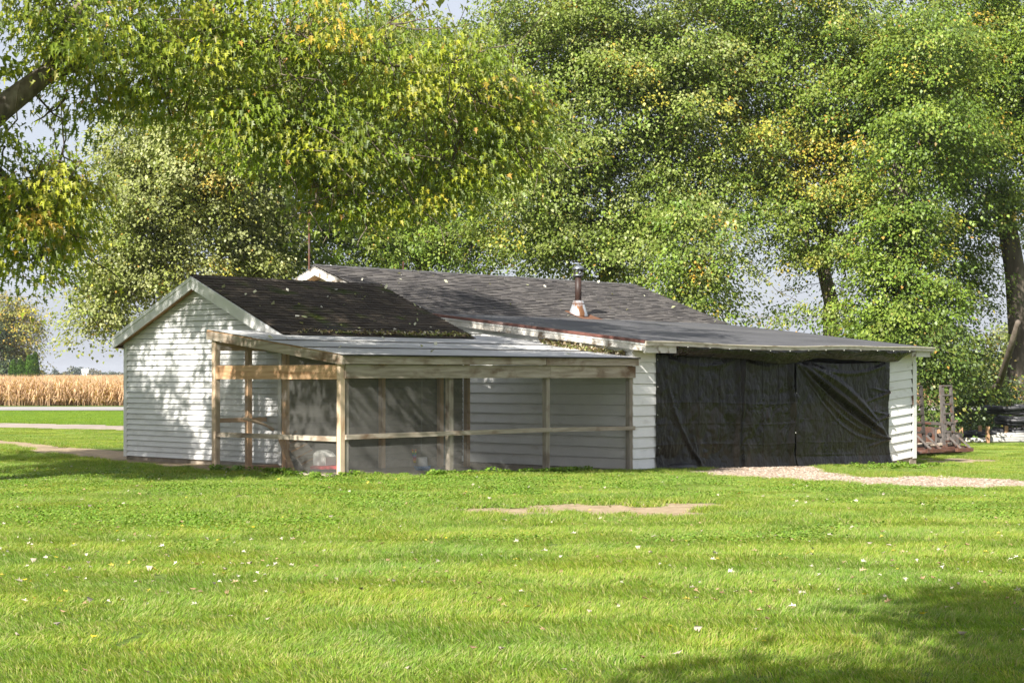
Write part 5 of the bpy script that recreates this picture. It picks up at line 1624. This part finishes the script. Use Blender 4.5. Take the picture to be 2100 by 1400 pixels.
# ---- distant trees on the left
far_tree('locust_tree', 'airy yellow green locust tree at the left edge beyond the cornfield', 20, 205, 690, .35,
         [(40, 620, 32, 20, 205, 2, .45), (10, 650, 40, 25, 205, 2, .6), (50, 655, 25, 18, 204, 1.6, .45), (30, 690, 38, 20, 205, 2, .55), (60, 700, 14, 14, 204, 1, .35), (15, 720, 40, 25, 206, 2, .6), (55, 725, 18, 14, 205, 1.2, .4), (45, 748, 25, 12, 205, 1.4, .4), (10, 605, 25, 14, 205, 1.4, .45)],
         [(0.24, 0.22, 0.045), (0.19, 0.20, 0.05), (0.30, 0.24, 0.05), (0.15, 0.17, 0.04)], 501, leaf=.30, clump=.6, per=20, group='distant trees on the left', od=3.6, yellow=.1, spray=1.2)
far_tree('spruce_tree', 'dark bushy evergreen at the far left edge under the locust', -2, 200, 720, .3,
         [(0, 665, 16, 32, 200, 1.5, 1), (5, 740, 34, 40, 200, 2, 1.1), (-15, 700, 30, 60, 200, 2), (32, 760, 14, 24, 200, 1.2)], [(0.045, 0.07, 0.03), (0.06, 0.085, 0.03), (0.04, 0.06, 0.03)], 502, leaf=.28, clump=.6, per=20, group='distant trees on the left', od=1.0, yellow=0)


def arborvitae(px, top, Y, w, label, dark=1.0):
    rng = np.random.default_rng(int(px * 7))
    x = (px - 1050) / F * Y; zb = float(zg(x, Y)); zt = CAMZ + (HOR - top) / F * Y; R = w / 2 * Y / F
    root = empty('arborvitae', label, 'evergreen', (x, Y, zb), 'w', 'row of clipped evergreens')
    MB().tube([(x, Y, zb), (x, Y, zb + (zt - zb) * .8)], [.08, .02], 6).build('trunk', 'bark_far', root)
    n = 2600
    t = rng.random(n); a = rng.random(n) * 6.28
    rr = R * np.minimum(1, (1 - t) * 2.6 + .03) ** .8 * np.minimum(1, .75 + t * 1.5) * rng.uniform(.75, 1.05, n)
    P = np.stack([np.cos(a) * rr, np.sin(a) * rr, t * (zt - zb)], -1)
    c = np.array((0.075, 0.15, 0.02)) * dark * rng.uniform(.6, 1.4, (n, 1))
    link_mesh('crown', leaves('crown', P, np.full(n, .26), c, rng, droop=(1.0, .3), mat='leaf_conifer'), root)


for px, top, w, lab, dk in ((27, 741, 17, 'leftmost clipped evergreen in the row, broad and low', .9), (42, 739, 14, 'second evergreen from the left in the row', 1.0), (51, 745, 10, 'shortest evergreen squeezed in the middle of the row', .8), (59, 732, 14, 'third tallest evergreen, pale green, right of the middle of the row', 1.15),
                            (66, 731, 10, 'slender pale evergreen second from the right end of the row', 1.15), (73, 726, 13, 'tallest darkest evergreen at the right end of the row', .72)):
    arborvitae(px, top, 190, w, lab, dk)


def far_mass(name, label, spans, seed, pal, leaf=.9, cat='trees'):
    rng = np.random.default_rng(seed); P = []; C = []
    pal = np.array(pal)
    for px, top, w, Y in spans:
        x = (px - 1050) / F * Y; zb = float(zg(x, Y)); zt = CAMZ + (HOR - top) / F * Y; R = w / 2 * Y / F
        n = int(170 * max(1, R / 5))
        q = unit(rng.normal(size=(n, 3))) * (rng.random((n, 1)) ** .4)
        P.append(np.stack([x + q[:, 0] * R, Y + q[:, 1] * R, zb + (zt - zb) * (.55 + .47 * q[:, 2])], -1)); C.append(pal[rng.integers(0, len(pal))] * rng.uniform(.7, 1.3, (n, 1)))
    P = np.concatenate(P); C = np.concatenate(C)
    me = leaves(name, P, leaf * rng.uniform(.6, 1.3, len(P)), C, rng, mat='leaf_conifer')
    return tag(link_mesh(name, me), label, cat, kind='stuff')


r_ = random.Random(3)
spans = [(86, 758, 14, 640), (96, 766, 20, 640), (113, 754, 13, 700), (106, 764, 30, 640), (124, 764, 20, 720), (136, 761, 16, 740), (147, 749, 20, 760), (156, 752, 16, 760), (163, 751, 20, 780), (176, 752, 22, 800), (190, 754, 22, 760), (200, 758, 18, 760), (212, 762, 18, 780), (228, 760, 20, 760), (240, 762, 20, 760), (252, 763, 18, 770)]
spans += [(px, 768 - r_.uniform(4, 17), r_.uniform(14, 30), r_.uniform(700, 900)) for px in range(-700, 90, 12)] + [(px, 768 - r_.uniform(4, 15), r_.uniform(14, 30), r_.uniform(700, 950)) for px in range(262, 2900, 13)]
far_mass('distant_treeline', 'hazy line of trees on the horizon beyond the cornfield', spans, 601, [(0.075, 0.095, 0.055), (0.10, 0.11, 0.06), (0.065, 0.085, 0.06), (0.13, 0.12, 0.07)])
far_mass('hedge', 'low green bushes along the top of the cornfield', [(100 + k * 7, 773 - (k % 2), 9, 200) for k in range(6)], 602, [(0.10, 0.15, 0.03), (0.13, 0.17, 0.05)], .3, 'bushes')
far_tree('distant_tree', 'rounded olive tree far off showing above the right end of the roof', 1605, 150, 700, .3, [(1600, 690, 40, 28, 150, 2.5), (1630, 700, 35, 22, 150, 2.5), (1570, 705, 25, 20, 150, 2)], OLIVE, 503, leaf=.3, clump=.6, per=20, group='distant trees on the right')
far_tree('distant_tree', 'grey green tree far off between the trunks at the right edge', 2075, 170, 720, .3, [(2070, 690, 30, 35, 170, 2.5), (2050, 740, 40, 30, 170, 2.5), (2090, 730, 30, 40, 170, 2.5), (2010, 745, 30, 25, 170, 2)], PALE + OLIVE, 504, leaf=.34, clump=.6, per=20, group='distant trees on the right')

# ------------------------------------------------------------------ far farm buildings
Y = 780.0
sx = lambda px: (px - 1050) / F * Y
silo = empty('silo', 'pair of white farm silos standing side by side on the horizon', 'silo', (sx(175), Y, -.5), 'w')
MB().lathe(sx(171.5), Y, [(.95, -.5), (.95, 4.0), (.6, 4.35), (.1, 4.45)], 16).build('tank', 'silo', silo, smooth=True)
MB().lathe(sx(179), Y + .5, [(.85, -.5), (.85, 4.1), (.5, 4.4), (.1, 4.5)], 16).build('tank', 'silo', silo, smooth=True)
for nm, lab, px, w, h, mt in (('barn', 'low white farm building left of the pale blue roof on the horizon', 196, 3.6, 1.0, 'silo'), ('barn', 'long low building with a pale blue roof on the horizon', 237, 6.0, .9, 'far_roof'), ('barn', 'small white box-shaped building at the edge of the shed on the horizon', 252, 1.8, 1.9, 'silo')):
    b_ = empty(nm, lab, 'farm building', (sx(px), Y, -.5), 'w', 'far farm buildings')
    x = sx(px)
    MB().box(x - w / 2, x + w / 2, Y - 4, Y + 4, -.5, h - .2).build('wall', 'silo', b_)
    MB().hexa([(x - w / 2 - .2, Y - 4.2, h - .2), (x + w / 2 + .2, Y - 4.2, h - .2), (x + w / 2 + .2, Y + 4.2, h - .2), (x - w / 2 - .2, Y + 4.2, h - .2), (x - w / 2 - .2, Y - .1, h + .5), (x + w / 2 + .2, Y - .1, h + .5), (x + w / 2 + .2, Y + .1, h + .5), (x - w / 2 - .2, Y + .1, h + .5)]).build('roof', mt, b_)
# overhead cables
def cable(pts, r, label):
    tag(MB().tube(pts, r, 5).build('cable', 'cable', frame='w'), label, 'cable')


cable([PP(-900 + i * 90, 606 + 9.5 * (i * 90 - 900) / 190 * .5 + .5 + (i - 14) ** 2 * .02, 96) for i in range(31)], .022, 'thin overhead cable crossing the sky at the left')
cable([PP(1450 + i * 60, 652 + (i * 60 - 110) * .055, 120) for i in range(16)], .02, 'thin overhead cable low in the sky at the right')

# ------------------------------------------------------------------ flatbed trailer with raised loading ramps
tr_o = GP(1900, 935)
TY = 44.0
A = PP(1872, 922, 44.0); B = PP(1985, 917, 45.0)
td = (B - A); td.z = 0; td.normalize()                    # along the rear beam
tn = Vector((-td.y, td.x, 0))                             # towards the front of the trailer
A = A - td * .55
trl = empty('trailer', 'rusty flatbed trailer with two ladder ramps raised, parked behind the garage', 'trailer', (A.x, A.y, -.55), 'w')
WID = (B - A).length
zb = A.z
MB().bar(A + Vector((0, 0, -.02)), A + td * WID + Vector((0, 0, -.02)), .12, .15).build('rear_beam', 'rust', trl)
MB().tube([A + td * .2 - tn * .1 + Vector((0, 0, -.06)), A + td * (WID - .35) - tn * .1 + Vector((0, 0, -.06))], .055, 10).build('rear_roller', 'rust', trl, smooth=True)
for k in range(8):
    MB().bar(A + tn * .3 + td * (.12 + k * (WID - .24) / 7) + Vector((0, 0, .09)), A + tn * 4.6 + td * (.12 + k * (WID - .24) / 7) + Vector((0, 0, .09)), (WID - .3) / 7 - .02, .04).build('deck_plank', 'old_wood_v', trl)
for s in (0.08, WID - .08):
    MB().bar(A + td * s + tn * .05, A + td * s + tn * 4.7, .08, .14).build('side_beam', 'rust', trl)
for s in (.25, 2.1):
    pass
for s, e in ((0.66, 'dark_steel'), (1.72, 'rust_grey')):
    rp_ = A + td * s
    top = Vector((0, 0, 1.66)) + tn * .18
    for k, off in enumerate((0, .42)):
        p = rp_ + td * off * .78 + tn * .02
        MB().bar(p + Vector((0, 0, -.05)), p + top + td * .03, .055, .13 if k == 0 else .08, tuple(td)).build('ramp_rail', e, trl)
    for r_i in range(7):
        f_ = .12 + r_i * .145
        p = rp_ + top * f_
        MB().bar(p, p + td * .34, .05, .045).build('ramp_rung', e if r_i else 'rust', trl)
    for off in (0.02, .36):
        p = rp_ + td * off
        MB().bar(p + top * .22 - tn * .05, p - tn * .30 + td * .22 + Vector((0, 0, .02)), .035, .05).build('ramp_brace', 'rust_grey', trl)
    MB().bar(rp_ + td * .1 - tn * .28 + Vector((0, 0, -.02)), rp_ + td * .66 - tn * .28 + Vector((0, 0, -.02)), .10, .09).build('ramp_foot', 'rust', trl)
for k, (sd_, fw) in enumerate(((.15, 2.0), (.15, 2.8), (WID - .15, 2.0), (WID - .15, 2.8))):
    c = A + td * sd_ + tn * fw + Vector((0, 0, -.12))
    wh = MB(); ring = []
    for q in range(20):
        a_ = q * 2 * math.pi / 20; ring.append(c + (tn * math.cos(a_) + Vector((0, 0, 1)) * math.sin(a_)) * .22)
    wh.tube(ring + [ring[0]], .085, 8, cap=False)
    o = wh.build('wheel', 'black_pipe', trl, smooth=True)
    MB().bar(c - td * .05, c + td * .05, .28, .28).build('rim', 'rust_grey', o)
# load on and beside the trailer
q = PP(1897, 893, 47.5)
dr = empty('scrap_box', 'rusty brown steel box with round holes standing behind the trailer', 'box', (q.x, q.y, -.5), 'w')
MB().box(q.x - .26, q.x + .22, q.y - .2, q.y + .3, -.45, q.z + .24).build('panel', 'rust', dr)
MB().box(q.x + .225, q.x + .28, q.y - .22, q.y + .3, -.45, q.z + .18).build('side_panel', 'rust_grey', dr)
m = MB()
for (dx, dz) in ((-.12, .12), (.08, .04)): m.lathe(q.x + dx, q.y - .2, [(.02, q.z + dz - .06), (.06, q.z + dz - .03), (.06, q.z + dz + .03), (.02, q.z + dz + .06)], 10)
m.build('hole', 'black_edge', dr)
rs = random.Random(12)
scrap_list = []
for k in range(9):
    x_, y_ = rs.uniform(1912, 1968), rs.uniform(868, 902); Yk = rs.uniform(47.5, 49.5)
    a_ = PP(x_, y_, Yk); d_ = Vector((rs.uniform(-.5, .5), rs.uniform(-.3, .3), rs.uniform(-.12, .16)))
    ob_ = MB().bar(a_ - d_, a_ + d_, rs.uniform(.05, .16), rs.uniform(.04, .12)).build('scrap_bar', rs.choice(['rust', 'dark_steel', 'rust_grey', 'dark_steel', 'stake']), frame='w')
    scrap_list.append((x_, ob_))
ORD = ['leftmost', 'second', 'third', 'fourth', 'middle', 'sixth', 'seventh', 'eighth', 'rightmost']
for k, (_, ob_) in enumerate(sorted(scrap_list, key=lambda q: q[0])):
    tag(ob_, '%s bar from the left in the scrap pile behind the trailer ramps' % ORD[k] if 0 < k < 8 else '%s bar in the scrap pile behind the trailer ramps' % ORD[k], 'scrap', 'scrap metal behind the trailer')
for k in range(4):
    a_ = PP(1915 + k * 13, 900, 48.2); a_.z = -.5
    ob_ = MB().tube([a_, a_ + Vector((.1, .1, .42))], [.2, .17], 9).build('scrap_drum', 'dark_steel', frame='w')
    tag(ob_, ['leftmost dark squat drum under the scrap bars', 'second dark squat drum from the left under the scrap bars', 'third dark squat drum from the left under the scrap bars', 'rightmost dark squat drum under the scrap bars'][k], 'drum', 'drums under the scrap')
# stack of black corrugated pipe coils
def coil(cx, cy, z0, turns, R, r, label, seed, ell=(1, 1), group='coils of black corrugated pipe'):
    rg = random.Random(seed); pts_ = []; rad = []
    n = int(turns * 60)
    for i in range(n + 1):
        a_ = i / 60 * 2 * math.pi; t_ = i / max(1, n)
        rr_ = R * (1 + .05 * math.sin(a_ * 1.7 + seed)) + (i // 60 % 2) * r * .9
        pts_.append((cx + rr_ * math.cos(a_) * ell[0], cy + rr_ * math.sin(a_) * ell[1], z0 + r + t_ * turns * r * 1.35 + .03 * math.sin(a_ * 2 + seed)))
        rad.append(r * (1.0 if i % 2 else .86))
    o = MB().tube(pts_, rad, 8).build('pipe_coil', 'black_pipe', frame='w', smooth=True)
    tag(o, label, 'pipe coil', group)


c1 = GP(2072, 905)
Yc = 57.0
xc = (2075 - 1050) / F * Yc
coil(xc + .15, Yc, -.5, 2.4, .72, .075, 'lowest wide coil of black corrugated pipe at the right edge', 1)
coil(xc + .15, Yc, -.12, 2.4, .62, .075, 'middle coil of black corrugated pipe in the tall stack', 2)
coil(xc + .05, Yc + .1, .25, 2.2, .78, .085, 'topmost slumped coil of black corrugated pipe on the tall stack', 3, (1.05, .9))
coil((1995 - 1050) / F * 55.5, 55.5, -.5, 1.8, .42, .06, 'small low coil of black pipe left of the tall stack', 4)
coil((2022 - 1050) / F * 56.0, 56.2, -.45, 1.6, .5, .06, 'loose flat coil of black pipe between the stakes', 5, (1.2, .8))
# white plastic pipes on the ground
for k, (x0, x1, yy_, rr_) in enumerate(((1965, 2120, 903, .05), (1972, 2120, 899, .05), (2030, 2125, 894, .06), (1940, 2020, 904, .05), (2040, 2128, 899, .065), (2045, 2110, 889, .055))):
    Yp = 53.2 + k * .12
    tag(MB().tube([PP(x0, yy_ + 1, Yp), PP(x1, yy_ + 1, Yp + .25)], rr_, 10).build('plastic_pipe', 'pvc', frame='w', smooth=True),
        ['lowest long white plastic pipe on the grass at the right edge', 'second long white plastic pipe just above the lowest', 'white pipe stub lying third up in the pipe pile', 'short white pipe nearest the trailer', 'thick white pipe with its round end facing the yard', 'topmost short white pipe on the pile'][k], 'pipe', 'white plastic pipes on the grass')
for k, (px, yt, yb, Ys) in enumerate(((1971, 874, 911, 53.0), (2026, 874, 910, 53.0), (2010, 872, 890, 56.0), (2064, 873, 892, 56.0))):
    p = PP(px, yt, Ys)
    tag(MB().box(p.x - .06, p.x + .045, p.y - .05, p.y + .05, float(zg(p.x, p.y)) - .2, p.z).build('stake', 'stake', frame='w'),
        ['wooden stake nearest the trailer at the end of the pipe rack', 'front wooden stake in the middle of the pipe rack', 'rear left wooden stake behind the small coil', 'rear right wooden stake in front of the tall coil stack'][k], 'stake', 'wooden stakes of the pipe rack')

# ------------------------------------------------------------------ fallen leaves on the lawn
def fallen(seed, col, curl):
    rg = np.random.default_rng(seed)
    T = MAPLE.copy(); T[:, 1] -= .5
    T[:, 2] = curl * (T[:, 0] ** 2 * 1.2 + T[:, 1] ** 2 * .8) + rg.normal(0, .05, len(T))
    c = np.array(col) * rg.uniform(.85, 1.15, (len(T), 1))
    return raw_mesh('fallen_leaf', T, np.concatenate([np.array(f) for f in MAPLE_F]), [6, 6], MAT['litter'], c)


KINDS = {'pale': [fallen(i, (0.36, 0.315, 0.24), .6 + .4 * i) for i in range(4)], 'brown': [fallen(10 + i, (0.33, 0.22, 0.13), .9) for i in range(3)], 'yellow': [fallen(20 + i, (0.58, 0.46, 0.04), .4) for i in range(3)]}
LBL = {'pale': 'pale dry maple leaf fallen on the mown lawn', 'brown': 'curled brown maple leaf fallen on the mown lawn', 'yellow': 'yellow maple leaf fallen on the mown lawn'}
rg = random.Random(77)
for k in range(130):
    while True:
        px = rg.uniform(0, 2100); py = 985 + 405 * rg.random() ** 1.25
        p = GP(px, py)
        if float(gravel_mask(p.x, p.y)) < .2: break
    kd = rg.choices(['pale', 'brown', 'yellow'], [.48, .32, .20])[0]
    o = link_mesh('fallen_leaf', rg.choice(KINDS[kd]))
    s = rg.uniform(.03, .06)
    o.scale = (s, s, s * 1.3)
    o.location = (p.x, p.y, p.z + .025 + rg.uniform(0, .018)); o.rotation_euler = (rg.uniform(-.35, .35), rg.uniform(-.35, .35), rg.uniform(0, 6.28))
    tag(o, LBL[kd], 'leaf', kd + ' leaves on the lawn')
# the countless smaller and farther ones
n = 1300
px = RNG.uniform(-30, 2130, n); py = 958 + 300 * RNG.random(n) ** 2.0
Y_ = np.full(n, 20.0)
for _ in range(14): Y_ = (CAMZ - zg((px - 1050) / F * Y_, Y_)) * F / (py - HOR)
X_ = (px - 1050) / F * Y_
U_, V_ = (X_ - CX) * UX + (Y_ - CY) * UY, (X_ - CX) * VX + (Y_ - CY) * VY
kp = ~((U_ > -7.5) & (V_ > -.1) & (U_ < 10.6)); X_, Y_ = X_[kp], Y_[kp]; n = len(X_)
pal = np.array([(0.44, 0.40, 0.32), (0.50, 0.47, 0.40), (0.38, 0.27, 0.17), (0.50, 0.42, 0.08), (0.30, 0.20, 0.12), (0.46, 0.41, 0.33)])
me = leaves('leaf_litter', np.stack([X_, Y_, zg(X_, Y_) + RNG.uniform(.015, .045, n)], -1), RNG.uniform(.025, .065, n), pal[RNG.integers(0, 6, n)] * RNG.uniform(.8, 1.1, (n, 1)), RNG, lobed=True, droop=(0, .3), roll=.5, mat='litter')
tag(link_mesh('leaf_litter', me), 'small dry leaves strewn thinly over the lawn', 'leaf litter', kind='stuff')

# ------------------------------------------------------------------ air: thin even haze round the whole scene
hz = MB().box(-3400, 3400, -400, 4400, -3.0, 24.0)
hm = bpy.data.materials.new('haze'); hm.use_nodes = True
hn = hm.node_tree.nodes; hn.remove(hn['Principled BSDF'])
pv = hn.new('ShaderNodeVolumePrincipled')
pv.inputs['Color'].default_value = (0.86, 0.90, 0.97, 1); pv.inputs['Density'].default_value = 0.00018; pv.inputs['Anisotropy'].default_value = 0.2
hm.node_tree.links.new(pv.outputs[0], hn['Material Output'].inputs['Volume'])
tag(hz.build('haze', hm, frame='w'), 'thin pale haze in the air over the fields', 'haze', kind='stuff')
